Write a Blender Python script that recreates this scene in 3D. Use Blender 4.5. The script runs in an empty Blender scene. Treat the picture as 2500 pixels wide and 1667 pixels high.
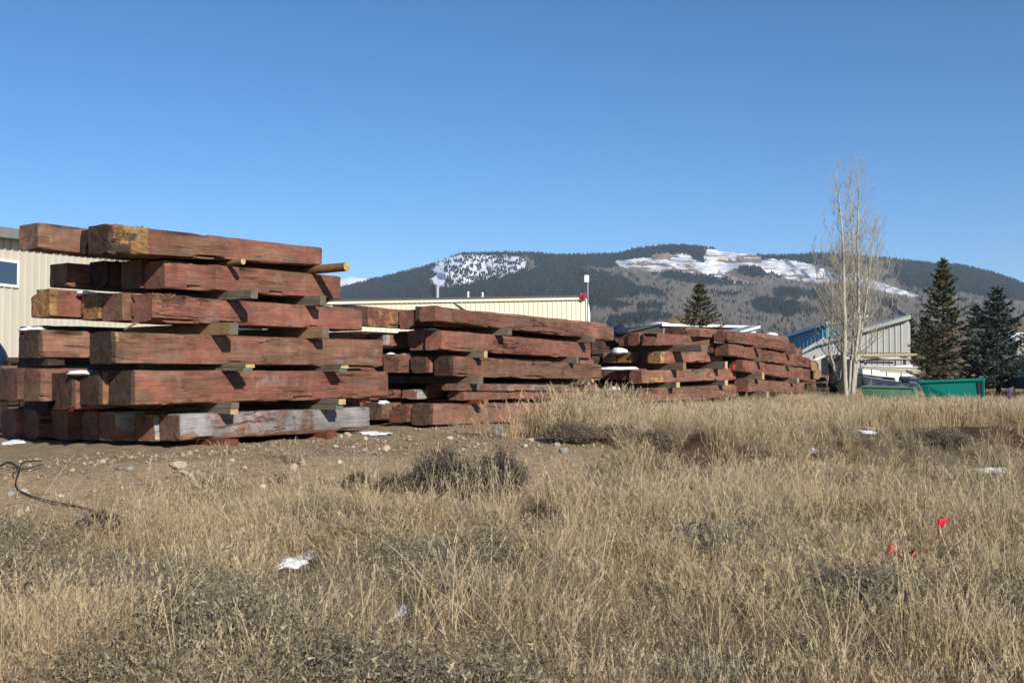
import bpy, bmesh, math, random
import numpy as np
from mathutils import Vector, Matrix

random.seed(7)
rng = np.random.default_rng(7)
SC = bpy.context.scene
COL = SC.collection

# ------------------------------------------------------------------ camera, sky, sun, exposure
F = 2430.56            # focal length in pixels of the 2500 wide photograph (35 mm on 36 mm)
CAMZ = 1.6
PITCH = math.atan((905 - 833.5) / F)
cam_d = bpy.data.cameras.new('camera')
cam_d.sensor_width = 36.0
cam_d.lens = 35.0
cam_d.clip_start = 0.1
cam_d.clip_end = 30000
cam = bpy.data.objects.new('camera', cam_d)
COL.objects.link(cam)
cam.location = (0, 0, CAMZ)
cam.rotation_euler = (math.pi / 2 + PITCH, 0, 0)
SC.camera = cam

SUN_EL = math.radians(27)
SUN_AZ = math.radians(152)      # clockwise from +Y: behind the camera, to its right
world = bpy.data.worlds.new('World')
SC.world = world
world.use_nodes = True
wn = world.node_tree.nodes
bg = wn['Background']
sky = wn.new('ShaderNodeTexSky')
sky.sky_type = 'NISHITA'
sky.sun_disc = False
sky.sun_elevation = SUN_EL
sky.sun_rotation = SUN_AZ
sky.altitude = 2700
sky.air_density = 1.0
sky.dust_density = 0.5
sky.ozone_density = 3.2
hs = wn.new('ShaderNodeHueSaturation')      # the camera's colour rendering of the sky
hs.inputs['Saturation'].default_value = 1.22
hs.inputs['Hue'].default_value = 0.500
world.node_tree.links.new(sky.outputs[0], hs.inputs['Color'])
world.node_tree.links.new(hs.outputs[0], bg.inputs[0])
bg.inputs[1].default_value = 0.110

sun_d = bpy.data.lights.new('sun', 'SUN')
sun_d.energy = 4.9
sun_d.angle = math.radians(0.5)
sun_d.color = (1.0, 0.93, 0.83)
sun = bpy.data.objects.new('sun', sun_d)
COL.objects.link(sun)
sv = Vector((math.sin(SUN_AZ) * math.cos(SUN_EL), math.cos(SUN_AZ) * math.cos(SUN_EL), math.sin(SUN_EL)))
sun.rotation_euler = sv.to_track_quat('Z', 'Y').to_euler()
sun.location = sv * 60

SC.view_settings.view_transform = 'Standard'
SC.view_settings.look = 'None'
SC.view_settings.gamma = 1.0
SC.view_settings.use_curve_mapping = False
SC.view_settings.exposure = 0.32
SC.cycles.max_bounces = 5
SC.cycles.diffuse_bounces = 2
SC.cycles.transparent_max_bounces = 6

# ------------------------------------------------------------------ helpers
def raydir(x, y):
    u = (x - 1250) / F
    v = (833.5 - y) / F
    return Vector((u, math.cos(PITCH) - v * math.sin(PITCH), math.sin(PITCH) + v * math.cos(PITCH)))

def at(x, y, d):
    """world point seen at photograph pixel (x, y), d metres ahead"""
    r = raydir(x, y)
    return Vector((0, 0, CAMZ)) + r * (d / r.y)

def ss(t):
    t = np.clip(t, 0, 1)
    return t * t * (3 - 2 * t)

def _h(ix, iy, s):
    n = (ix * 374761393 + iy * 668265263 + s * 1274126177) & 0xffffffff
    n = ((n ^ (n >> 13)) * 1274126177) & 0xffffffff
    return ((n ^ (n >> 16)) & 0xffff) / 65535.0

def vn(x, y, s=0):
    x = np.asarray(x, float); y = np.asarray(y, float)
    ix = np.floor(x).astype(np.int64); iy = np.floor(y).astype(np.int64)
    fx = x - ix; fy = y - iy
    fx = fx * fx * (3 - 2 * fx); fy = fy * fy * (3 - 2 * fy)
    a = _h(ix, iy, s); b = _h(ix + 1, iy, s); c = _h(ix, iy + 1, s); d = _h(ix + 1, iy + 1, s)
    return (a * (1 - fx) + b * fx) * (1 - fy) + (c * (1 - fx) + d * fx) * fy

def fbm(x, y, o=4, s=0):
    v = 0; a = 0.5; t = 0
    for i in range(o):
        v = v + a * vn(x * 2 ** i + 13.7 * i, y * 2 ** i + 7.3 * i, s + i)
        t += a; a *= 0.5
    return v / t

def np_mesh(name, verts, faces, mat=None, smooth=False):
    me = bpy.data.meshes.new(name)
    verts = np.asarray(verts, dtype=np.float32)
    if isinstance(faces, np.ndarray):
        nf, k = faces.shape
        me.vertices.add(len(verts)); me.vertices.foreach_set('co', verts.ravel())
        me.loops.add(nf * k); me.loops.foreach_set('vertex_index', faces.astype(np.int32).ravel())
        me.polygons.add(nf)
        me.polygons.foreach_set('loop_start', np.arange(0, nf * k, k, dtype=np.int32))
        me.update(calc_edges=True)
    else:
        me.from_pydata([tuple(v) for v in verts], [], faces)
        me.update()
    if mat:
        for m in (mat if isinstance(mat, (list, tuple)) else [mat]):
            me.materials.append(m)
    if smooth:
        me.polygons.foreach_set('use_smooth', np.ones(len(me.polygons), dtype=bool))
    return me

def link(name, me, parent=None, loc=None, rot=None):
    o = bpy.data.objects.new(name, me)
    COL.objects.link(o)
    if parent is not None: o.parent = parent
    if loc is not None: o.location = loc
    if rot is not None: o.rotation_euler = rot
    return o

def tag(o, label=None, cat=None, group=None, kind=None):
    if label: o['label'] = label
    if cat: o['category'] = cat
    if group: o['group'] = group
    if kind: o['kind'] = kind
    return o

def empty(name, loc, label, cat, group=None, rz=0):
    o = bpy.data.objects.new(name, None)
    o.empty_display_size = 0.2
    COL.objects.link(o)
    o.location = loc
    o.rotation_euler = (0, 0, rz)
    return tag(o, label, cat, group)

def attr_color(me, name, arr):
    a = me.color_attributes.new(name, 'FLOAT_COLOR', 'POINT')
    arr = np.asarray(arr, dtype=np.float32)
    if arr.shape[1] == 3:
        arr = np.hstack([arr, np.ones((len(arr), 1), dtype=np.float32)])
    a.data.foreach_set('color', arr.ravel())

class MB:
    """collects simple solids into one mesh"""
    def __init__(s): s.v = []; s.f = []; s.m = []
    def add(s, vs, fs, mi=0):
        b = len(s.v); s.v += [tuple(v) for v in vs]
        s.f += [tuple(i + b for i in f) for f in fs]; s.m += [mi] * len(fs)
    def box(s, x0, x1, y0, y1, z0, z1, mi=0):
        s.add([(x0,y0,z0),(x1,y0,z0),(x1,y1,z0),(x0,y1,z0),(x0,y0,z1),(x1,y0,z1),(x1,y1,z1),(x0,y1,z1)],
              [(0,3,2,1),(4,5,6,7),(0,1,5,4),(1,2,6,5),(2,3,7,6),(3,0,4,7)], mi)
    def hexa(s, p, mi=0):   # 8 points, bottom ring then top ring
        s.add(p, [(0,3,2,1),(4,5,6,7),(0,1,5,4),(1,2,6,5),(2,3,7,6),(3,0,4,7)], mi)
    def tube(s, pts, rad, n=6, mi=0, cap=True):
        pts = [Vector(p) for p in pts]
        if not hasattr(rad, '__len__'): rad = [rad] * len(pts)
        rings = []
        for i, p in enumerate(pts):
            d = (pts[min(i+1, len(pts)-1)] - pts[max(i-1, 0)])
            if d.length < 1e-9: d = Vector((0,0,1))
            d.normalize()
            a = d.cross(Vector((0,0,1)) if abs(d.z) < .9 else Vector((1,0,0))).normalized()
            b = d.cross(a)
            rings.append([p + (a * math.cos(t) + b * math.sin(t)) * rad[i] for t in [2*math.pi*k/n for k in range(n)]])
        vs = [v for r in rings for v in r]; fs = []
        for i in range(len(pts)-1):
            for k in range(n):
                fs.append((i*n+k, i*n+(k+1)%n, (i+1)*n+(k+1)%n, (i+1)*n+k))
        if cap:
            fs.append(tuple(range(n-1,-1,-1))); fs.append(tuple((len(pts)-1)*n+k for k in range(n)))
        s.add(vs, fs, mi)
    def prism(s, poly, y0, y1, mi=0):   # polygon in x,z extruded along y
        n = len(poly)
        vs = [(x, y0, z) for x, z in poly] + [(x, y1, z) for x, z in poly]
        fs = [tuple(range(n)), tuple(range(2*n-1, n-1, -1))]
        fs += [(k, n+k, n+(k+1)%n, (k+1)%n) for k in range(n)]
        s.add(vs, fs, mi)
    def mesh(s, name, mats, smooth=False):
        me = bpy.data.meshes.new(name)
        me.from_pydata(s.v, [], s.f); me.update()
        for m in (mats if isinstance(mats, (list, tuple)) else [mats]): me.materials.append(m)
        if len(set(s.m)) > 1: me.polygons.foreach_set('material_index', s.m)
        bm = bmesh.new(); bm.from_mesh(me); bmesh.ops.recalc_face_normals(bm, faces=bm.faces); bm.to_mesh(me); bm.free()
        if smooth: me.polygons.foreach_set('use_smooth', [True]*len(me.polygons))
        return me
    def build(s, name, mats, parent=None, smooth=False, loc=None, rot=None):
        return link(name, s.mesh(name, mats, smooth), parent, loc, rot)

# ------------------------------------------------------------------ materials
class NT:
    def __init__(s, name):
        s.mat = bpy.data.materials.new(name); s.mat.use_nodes = True
        s.t = s.mat.node_tree; s.n = s.t.nodes; s.p = s.n['Principled BSDF']
        s.p.inputs['Roughness'].default_value = 0.85
        s.p.inputs['Specular IOR Level'].default_value = 0.25
        s.coord = None
    def lk(s, a, b): s.t.links.new(a, b)
    def obj(s, scale=(1,1,1), rnd=True):
        tc = s.n.new('ShaderNodeTexCoord')
        mp = s.n.new('ShaderNodeMapping'); mp.inputs['Scale'].default_value = scale
        s.lk(tc.outputs['Object'], mp.inputs['Vector'])
        if rnd:
            oi = s.n.new('ShaderNodeObjectInfo')
            m = s.math('MULTIPLY', oi.outputs['Random'], 97.0)
            cb = s.n.new('ShaderNodeCombineXYZ')
            for i in range(3): s.lk(m, cb.inputs[i])
            s.lk(cb.outputs[0], mp.inputs['Location'])
        return mp.outputs[0]
    def noise(s, vec, scale, detail=4, rough=0.55, dist=0.0):
        n = s.n.new('ShaderNodeTexNoise')
        n.inputs['Scale'].default_value = scale; n.inputs['Detail'].default_value = detail
        n.inputs['Roughness'].default_value = rough; n.inputs['Distortion'].default_value = dist
        s.lk(vec, n.inputs['Vector']); return n.outputs['Fac']
    def voro(s, vec, scale, rnd=1.0):
        n = s.n.new('ShaderNodeTexVoronoi'); n.inputs['Scale'].default_value = scale
        n.inputs['Randomness'].default_value = rnd
        s.lk(vec, n.inputs['Vector']); return n.outputs['Distance'], n.outputs['Color']
    def ramp(s, v, a, b, ca=0.0, cb=1.0):
        n = s.n.new('ShaderNodeMapRange'); n.inputs[1].default_value = a; n.inputs[2].default_value = b
        n.inputs[3].default_value = ca; n.inputs[4].default_value = cb
        s.lk(v, n.inputs[0]); return n.outputs[0]
    def math(s, op, a, b=None):
        n = s.n.new('ShaderNodeMath'); n.operation = op
        for i, q in enumerate((a, b)):
            if q is None: continue
            if hasattr(q, 'links'): s.lk(q, n.inputs[i])
            else: n.inputs[i].default_value = q
        return n.outputs[0]
    def mix(s, fac, a, b, mode='MIX'):
        n = s.n.new('ShaderNodeMix'); n.data_type = 'RGBA'; n.blend_type = mode
        for q, i in ((fac, 0), (a, 6), (b, 7)):
            if hasattr(q, 'links'): s.lk(q, n.inputs[i])
            elif i == 0: n.inputs[i].default_value = q
            else: n.inputs[i].default_value = (*q, 1)
        return n.outputs[2]
    def attr(s, name):
        n = s.n.new('ShaderNodeAttribute'); n.attribute_name = name; return n.outputs['Color']
    def sep(s, c):
        n = s.n.new('ShaderNodeSeparateColor'); s.lk(c, n.inputs[0]); return n.outputs
    def rand(s):
        return s.n.new('ShaderNodeObjectInfo').outputs['Random']
    def base(s, c):
        if hasattr(c, 'links'): s.lk(c, s.p.inputs['Base Color'])
        else: s.p.inputs['Base Color'].default_value = (*c, 1)
    def bump(s, h, dist=0.01, strength=1.0):
        n = s.n.new('ShaderNodeBump'); n.inputs['Distance'].default_value = dist
        n.inputs['Strength'].default_value = strength
        s.lk(h, n.inputs['Height']); s.lk(n.outputs[0], s.p.inputs['Normal'])

def simple(name, col, rough=0.8, metal=0.0, var=0.15, scale=3.0, spec=0.25, bump=0.0):
    m = NT(name); v = m.obj()
    n = m.noise(v, scale, 5, 0.6)
    m.base(m.mix(m.ramp(n, 0.3, 0.7), tuple(c * (1 - var) for c in col), tuple(min(1, c * (1 + var)) for c in col)))
    m.p.inputs['Roughness'].default_value = rough; m.p.inputs['Metallic'].default_value = metal
    m.p.inputs['Specular IOR Level'].default_value = spec
    if bump: m.bump(m.noise(v, scale * 8, 4), bump)
    return m.mat

def mat_timber():
    m = NT('red_stained_timber')
    z = m.sep(m.attr('zone'))                      # R grey whitewash, G dark tar stain and painted shade, B torn fresh wood
    rnd = m.rand(); rnd2 = m.math('FRACT', m.math('MULTIPLY', rnd, 7.31)); rnd3 = m.math('FRACT', m.math('MULTIPLY', rnd, 13.7))
    v = m.obj()
    vg = m.obj((0.55, 3.2, 3.2))                   # stretched along the grain
    vf = m.obj((1.2, 26, 26))
    vm = m.obj((0.9, 9, 9))
    patch = m.noise(vg, 1.6, 5, 0.6, 0.8)
    patch2 = m.noise(v, 1.4, 6, 0.66, 0.6)
    fine = m.noise(vf, 1.5, 5, 0.7, 0.3)
    med = m.noise(vm, 1.4, 5, 0.65, 0.6)
    blot = m.noise(v, 5.5, 6, 0.7)
    red = m.mix(m.ramp(patch, 0.32, 0.68), (0.215, 0.080, 0.052), (0.325, 0.145, 0.102))
    red = m.mix(m.ramp(rnd, 0.0, 1.0, 0.0, 0.5), red, (0.305, 0.125, 0.098))
    brown = m.mix(m.ramp(med, 0.35, 0.68), (0.145, 0.085, 0.054), (0.285, 0.175, 0.108))
    thr = m.math('ADD', patch2, m.ramp(rnd2, 0, 1, -0.14, 0.10))
    c = m.mix(m.ramp(thr, 0.42, 0.58, 0.0, 0.85), red, brown)
    # grey weathering in long streaks
    gs = m.noise(vg, 2.2, 6, 0.65, 1.2)
    c = m.mix(m.ramp(m.math('ADD', gs, m.ramp(rnd3, 0, 1, -0.05, 0.08)), 0.52, 0.66, 0.0, 0.72), c, (0.155, 0.125, 0.10))
    # paler rubbed areas
    c = m.mix(m.ramp(m.noise(v, 2.3, 6, 0.7, 1.0), 0.54, 0.66, 0, 0.45), c, (0.36, 0.225, 0.165))
    c = m.mix(m.ramp(m.noise(v, 1.1, 4, 0.7, 1.0), 0.62, 0.72, 0, 0.5), c, (0.33, 0.19, 0.09))
    # drip stains running down the face
    vd = m.obj((6.0, 0.5, 0.5))
    c = m.mix(m.ramp(m.noise(vd, 1.3, 5, 0.6), 0.55, 0.70, 0.0, 0.35), c, (0.10, 0.062, 0.045))
    # whitewash remains
    gw = m.math('ADD', z[0], m.math('MULTIPLY', m.math('SUBTRACT', m.noise(v, 2.6, 7, 0.72, 0.8), 0.5), 1.8))
    c = m.mix(m.ramp(gw, 0.36, 0.66, 0, .93), c, m.mix(m.ramp(patch2, .35, .65), (0.26, 0.265, 0.265), (0.40, 0.41, 0.41)))
    # flecks of worn paint
    c = m.mix(m.ramp(m.noise(v, 24, 5, 0.75), 0.655, 0.69, 0, 0.5), c, (0.42, 0.32, 0.24))
    # fresh torn wood
    fw = m.math('ADD', z[2], m.math('MULTIPLY', m.math('SUBTRACT', blot, 0.5), 1.1))
    fresh = m.mix(m.ramp(fine, 0.3, 0.72), (0.24, 0.11, 0.035), (0.42, 0.25, 0.09))
    fresh = m.mix(m.ramp(blot, .4, .62), fresh, (0.40, 0.27, 0.12))
    fresh = m.mix(m.ramp(m.noise(v, 9, 5, .7), .54, .64, 0, .85), fresh, (0.09, 0.055, 0.03))
    c = m.mix(m.ramp(fw, 0.40, 0.56), c, fresh)
    # tar dark stain, and shade painted through the same zone
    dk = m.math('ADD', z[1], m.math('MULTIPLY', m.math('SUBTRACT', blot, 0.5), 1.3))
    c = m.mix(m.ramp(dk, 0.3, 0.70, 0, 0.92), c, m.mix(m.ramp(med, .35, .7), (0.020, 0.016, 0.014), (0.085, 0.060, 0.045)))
    # grain and fibres
    c = m.mix(m.ramp(fine, 0.34, 0.52, 0.42, 0.0), c, (0.07, 0.04, 0.03))
    c = m.mix(m.ramp(fine, 0.60, 0.78, 0.0, 0.28), c, (0.44, 0.30, 0.23))
    # seasoning checks: thin dark lines where a stretched noise crosses its middle
    vc = m.obj((0.45, 5.0, 5.0))
    cn = m.noise(vc, 0.8, 6, 0.55, 0.15)
    ca = m.math('ABSOLUTE', m.math('SUBTRACT', cn, 0.5))
    cmask = m.ramp(m.noise(vg, 0.9, 3, 0.5), 0.50, 0.62)
    crack = m.math('MULTIPLY', m.ramp(ca, 0.0035, 0.008, 1.0, 0.0), cmask)
    vc2 = m.obj((1.4, 24, 24))
    cn2 = m.noise(vc2, 0.9, 3, 0.5, 0.3)
    crack2 = m.math('MULTIPLY', m.ramp(m.math('ABSOLUTE', m.math('SUBTRACT', cn2, 0.5)), 0.004, 0.014, 1.0, 0.0), m.ramp(m.noise(vg, 1.5, 3, 0.5), 0.52, 0.64, 0, 0.62))
    crk = m.math('MAXIMUM', crack, crack2)
    hd, hc = m.voro(v, 2.7)
    holes = m.math('MULTIPLY', m.ramp(hd, 0.028, 0.042, 1.0, 0.0), m.ramp(m.sep(hc)[0], 0.45, 0.46))
    crk = m.math('MAXIMUM', crk, holes)
    # growth rings and radial checks on the sawn ends
    tcn = m.n.new('ShaderNodeTexCoord'); sn_ = m.n.new('ShaderNodeSeparateXYZ'); m.lk(tcn.outputs['Normal'], sn_.inputs[0])
    isend = m.ramp(m.math('ABSOLUTE', sn_.outputs[0]), 0.75, 0.9)
    sp_ = m.n.new('ShaderNodeSeparateXYZ'); m.lk(tcn.outputs['Object'], sp_.inputs[0])
    ry = m.math('SUBTRACT', sp_.outputs[1], 0.20); rz_ = m.math('SUBTRACT', sp_.outputs[2], 0.17)
    rr_ = m.math('SQRT', m.math('ADD', m.math('MULTIPLY', ry, ry), m.math('MULTIPLY', rz_, rz_)))
    ang_ = m.math('ARCTAN2', rz_, ry)
    ring_ = m.math('SINE', m.math('ADD', m.math('MULTIPLY', rr_, 260.0), m.math('MULTIPLY', m.noise(v, 3.0, 3), 9.0)))
    ringf = m.math('MULTIPLY', m.ramp(ring_, -.2, .9, 0, .34), isend)
    chk = m.math('SINE', m.math('ADD', m.math('MULTIPLY', ang_, 3.0), m.math('MULTIPLY', m.noise(v, 4.0, 4, .7), 7.0)))
    crk = m.math('MAXIMUM', crk, m.math('MULTIPLY', m.math('MULTIPLY', m.ramp(m.math('ABSOLUTE', chk), .012, .05, 1, 0), isend), m.ramp(blot, .46, .54)))
    c = m.mix(ringf, c, (0.045, 0.028, 0.020))
    c = m.mix(crk, c, (0.012, 0.009, 0.008))
    tone = m.math('MULTIPLY', m.ramp(rnd3, 0, 1, 0.74, 1.16), m.ramp(m.noise(v, 0.8, 5, 0.65, 0.5), 0.34, 0.66, 0.66, 1.18))
    tone = m.math('MULTIPLY', tone, m.ramp(blot, 0.36, 0.62, 0.80, 1.08))
    tc = m.n.new('ShaderNodeCombineColor')
    for i_, k_ in enumerate((1.0, 0.93, 0.90)): m.lk(m.math('MULTIPLY', tone, k_), tc.inputs[i_])
    c = m.mix(1.0, c, tc.outputs[0], 'MULTIPLY')
    m.base(c)
    h = m.math('SUBTRACT', m.math('MULTIPLY', fine, 0.30), m.math('MULTIPLY', crk, 1.6))
    h = m.math('ADD', h, m.math('MULTIPLY', patch, 0.5)); h = m.math('ADD', h, m.math('MULTIPLY', blot, 0.4))
    m.bump(h, 0.012, 0.8)
    m.p.inputs['Roughness'].default_value = 0.82
    m.p.inputs['Specular IOR Level'].default_value = 0.2
    return m.mat

def mat_board(name, a, b):
    m = NT(name); vf = m.obj((20, 1.2, 20)); v = m.obj()
    f = m.noise(vf, 1.6, 5, 0.65, 0.3)
    c = m.mix(m.ramp(f, 0.3, 0.7), a, b)
    c = m.mix(m.ramp(m.noise(v, 4, 4), 0.5, 0.7, 0, 0.5), c, tuple(x * 0.5 for x in a))
    m.base(c); m.bump(f, 0.006); return m.mat

M_TIMBER = mat_timber()
M_SP_GREY = mat_board('weathered_board', (0.085, 0.068, 0.05), (0.19, 0.155, 0.115))
M_SP_TAN = mat_board('tan_board', (0.17, 0.105, 0.048), (0.30, 0.20, 0.10))
M_SP_POLE = mat_board('peeled_pole', (0.15, 0.078, 0.03), (0.24, 0.14, 0.062))
M_SP_END = mat_board('fresh_cut_wood', (0.36, 0.26, 0.12), (0.50, 0.38, 0.20))
M_SP_GREEN = mat_board('green_painted_end', (0.07, 0.11, 0.10), (0.13, 0.17, 0.15))
M_SP_RED = mat_board('red_bearer_wood', (0.10, 0.030, 0.016), (0.165, 0.052, 0.026))

def mat_ground():
    m = NT('ground_soil')
    cov = m.sep(m.attr('cover'))        # R grass thatch, G dark turned soil, B far pasture
    v = m.obj(rnd=False)
    n1 = m.noise(v, 0.9, 6, 0.6); n2 = m.noise(v, 7, 6, 0.7); n3 = m.noise(v, 45, 5, 0.7)
    dirt = m.mix(m.ramp(n2, 0.32, 0.68), (0.255, 0.180, 0.104), (0.40, 0.300, 0.19))
    dirt = m.mix(m.ramp(n1, 0.4, 0.7, 0, .5), dirt, (0.29, 0.215, 0.135))
    dirt = m.mix(m.ramp(n3, 0.56, 0.68, 0, .6), dirt, (0.42, 0.34, 0.24))
    dirt = m.mix(m.ramp(n3, 0.30, 0.44, .6, 0), dirt, (0.10, 0.066, 0.042))
    pd, pc = m.voro(v, 16)
    ps = m.sep(pc)
    peb = m.math('MULTIPLY', m.ramp(pd, 0.20, 0.28, 1, 0), m.ramp(ps[0], 0.80, 0.82))
    dirt = m.mix(peb, dirt, m.mix(ps[1], (0.24, 0.20, 0.15), (0.44, 0.37, 0.28)))
    thatch = m.mix(m.ramp(n3, 0.35, 0.65), (0.060, 0.042, 0.026), (0.215, 0.158, 0.098))
    soil = m.mix(m.ramp(n2, 0.35, 0.65), (0.050, 0.028, 0.017), (0.145, 0.088, 0.054))
    nn = m.math('MULTIPLY', m.math('SUBTRACT', n2, 0.5), 0.8)
    c = m.mix(m.ramp(m.math('ADD', cov[0], nn), 0.35, 0.65), dirt, thatch)
    c = m.mix(m.ramp(m.math('ADD', cov[1], nn), 0.4, 0.6), c, soil)
    fn = m.noise(v, 0.12, 8, 0.7)
    far = m.mix(m.ramp(fn, 0.35, 0.65), (0.165, 0.115, 0.068), (0.27, 0.20, 0.125))
    far = m.mix(m.ramp(m.noise(v, 0.6, 6, .7), 0.5, 0.62, 0, .6), far, (0.12, 0.09, 0.06))
    c = m.mix(cov[2], c, far)
    m.base(c)
    h = m.math('ADD', m.math('MULTIPLY', n2, 1.0), m.math('MULTIPLY', n3, 0.6))
    h = m.math('ADD', h, m.math('MULTIPLY', peb, 0.4))
    m.bump(h, 0.05, 1.0)
    m.p.inputs['Roughness'].default_value = 0.95
    m.p.inputs['Specular IOR Level'].default_value = 0.1
    return m.mat

M_GROUND = mat_ground()

def mat_mountain():
    m = NT('mountain_land_cover')
    c0 = m.attr('landcover'); v = m.obj(rnd=False)
    n = m.noise(v, 0.012, 8, 0.7); n2 = m.noise(v, 0.10, 5, 0.7)
    k = m.math('ADD', m.ramp(n, 0.3, 0.7, 0.78, 1.15), m.ramp(n2, 0.3, 0.7, -0.14, 0.14))
    cb = m.n.new('ShaderNodeCombineColor')
    for i in range(3): m.lk(k, cb.inputs[i])
    m.base(m.mix(1.0, c0, cb.outputs[0], 'MULTIPLY'))
    m.p.inputs['Roughness'].default_value = 1.0
    m.p.inputs['Specular IOR Level'].default_value = 0.0
    return m.mat
M_MOUNT = mat_mountain()

def mat_snow():
    m = NT('old_snow'); v = m.obj()
    n = m.noise(v, 9, 6, 0.7)
    m.base(m.mix(m.ramp(n, 0.3, 0.7), (0.66, 0.68, 0.71), (0.85, 0.86, 0.88)))
    m.bump(n, 0.03)
    m.p.inputs['Roughness'].default_value = 0.6
    m.p.inputs['Subsurface Weight'].default_value = 0.0
    return m.mat
M_SNOW = mat_snow()

def mat_blade(name, cols, trans=0.25):
    """dry plant fibres: colour varies from one clump to the next"""
    m = NT(name); r = m.rand()
    cr = m.n.new('ShaderNodeValToRGB'); m.lk(r, cr.inputs[0])
    el = cr.color_ramp.elements
    while len(el) < len(cols): el.new(0.5)
    for i, c in enumerate(cols):
        el[i].position = i / (len(cols) - 1); el[i].color = (*c, 1)
    a = m.sep(m.attr('tint'))
    loc = m.n.new('ShaderNodeObjectInfo').outputs['Location']
    field_ = m.noise(loc, 0.8, 4, 0.6); field2 = m.noise(loc, 2.1, 3, 0.6)
    base_ = m.mix(m.ramp(field_, .52, .66, 0, .55), cr.outputs[0], tuple(c * k for c, k in zip(cols[0], (.95, .72, .55))))
    base_ = m.mix(m.ramp(field_, .34, .48, .5, 0), base_, tuple(sum(cols[0]) / 3 * k for k in (.98, .90, .78)))
    base_ = m.mix(m.ramp(field2, .52, .68, 0, .55), base_, tuple(c * .55 for c in cols[0]))
    col = m.mix(a[0], base_, (0.085, 0.058, 0.036))
    col = m.mix(a[1], col, (0.52, 0.43, 0.27))
    m.base(col)
    m.p.inputs['Roughness'].default_value = 0.75
    m.p.inputs['Specular IOR Level'].default_value = 0.15
    tr = m.n.new('ShaderNodeBsdfTranslucent'); m.lk(col, tr.inputs[0])
    mx = m.n.new('ShaderNodeMixShader'); mx.inputs[0].default_value = trans
    m.lk(m.p.outputs[0], mx.inputs[1]); m.lk(tr.outputs[0], mx.inputs[2])
    m.lk(mx.outputs[0], m.n['Material Output'].inputs[0])
    return m.mat

M_STRAW = mat_blade('straw_grass', [(0.47,0.36,0.205), (0.59,0.465,0.285), (0.52,0.41,0.25), (0.42,0.29,0.155), (0.57,0.46,0.295)])
M_FINE = mat_blade('fine_dry_grass', [(0.37,0.275,0.165), (0.47,0.36,0.22), (0.34,0.26,0.17), (0.40,0.29,0.16), (0.49,0.385,0.245)])
M_WEED = mat_blade('brown_weeds', [(0.19,0.13,0.085), (0.28,0.21,0.145), (0.22,0.165,0.125), (0.25,0.16,0.09)], 0.12)
M_SAGE = mat_blade('sage_twigs', [(0.215,0.185,0.13), (0.30,0.265,0.195), (0.21,0.16,0.115), (0.245,0.235,0.165)], 0.15)
M_DARKSAGE = mat_blade('dark_sagebrush', [(0.072,0.058,0.052), (0.10,0.083,0.072)], 0.05)

# ------------------------------------------------------------------ ground
T1 = np.array([-3.75, 9.6]); TD = np.array([0.923, 0.384]); TN = np.array([-0.384, 0.923])
def qr(x, y):
    dx = x - T1[0]; dy = y - T1[1]
    return dx * TN[0] + dy * TN[1], dx * TD[0] + dy * TD[1]

def H(x, y):
    x = np.asarray(x, float); y = np.asarray(y, float)
    q, r = qr(x, y)
    wob = (fbm(r * 0.45 + 5, q * 0.2, 3, 3) - 0.5) * 1.1
    z = 0.15 * ss((y - 4.5) / 5)
    z = z + 0.45 * ss((q + wob * 0.6 + 0.1) / 1.5)
    z = z - 0.17 * ss((y - 16.5) / 8) * ss((q - 1) / 3)
    z = z + 0.028 * np.clip(y - 33, 0, 60)
    u = x / np.maximum(y, 5)
    hill = 11 + 9 * ss((u - 0.30) / 0.25) + 3 * (fbm(u * 9, 0 * u, 3, 9) - 0.5)
    z = z + hill * ss((y - 95) / 330)
    near = 1 - ss((y - 40) / 60)
    lump = 0.10 + 0.16 * ss((r - 5) / 2) * (1 - ss(np.abs(q - 1.2) / 2.6))
    z = z + near * lump * (fbm(x * 0.8, y * 0.8, 3, 20) - 0.5)
    z = z + near * (0.035 + .05 * ss((q - .0) / .5) * (1 - ss((y - 22) / 6))) * (fbm(x * 4, y * 4, 4, 40) - 0.5) + near * .07 * ss((q + .2) / .5) * (1 - ss((y - 20) / 6)) * (fbm(x * 1.9, y * 1.9, 2, 44) - 0.5)
    z = z + (1 - near) * 1.0 * (fbm(x * 0.02, y * 0.02, 3, 60) - 0.5)
    return z

def dirt_mask(x, y):
    """1 on the bare gravel pad and its bank, left part"""
    q, r = qr(x, y)
    w = (fbm(x * 1.1, y * 1.1, 3, 77) - 0.5)
    edge = np.interp(r, [-3, 0.2, 1.0, 1.8, 2.6, 3.4, 4.4, 5.5], [-.9, -.75, -.15, .05, -.1, -.35, 0.1, .6]) + 0.7 * w
    a = ss((q - edge + 0.2) / 0.45)
    return a * (1 - ss((r - 5.0 - 1.2 * w - 0.43 * np.clip(q - .8, 0, 9) + 1.6 * (fbm(x * 2.3, y * 2.3, 3, 78) - .5)) / 1.3)) * (1 - ss((y - 45) / 10))

def soil_mask(x, y):
    q, r = qr(x, y)
    w = fbm(x * 0.55, y * 0.9, 4, 99)
    return ss((r - 5.4 - .43 * np.clip(q - .8, 0, 9) + 1.6 * (fbm(x * 2.3, y * 2.3, 3, 78) - .5)) / 1.6) * ss((q - 0.1) / 0.4) * (1 - ss((q - 2.5) / 0.8)) * ss((w - 0.36) / 0.08)

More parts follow.
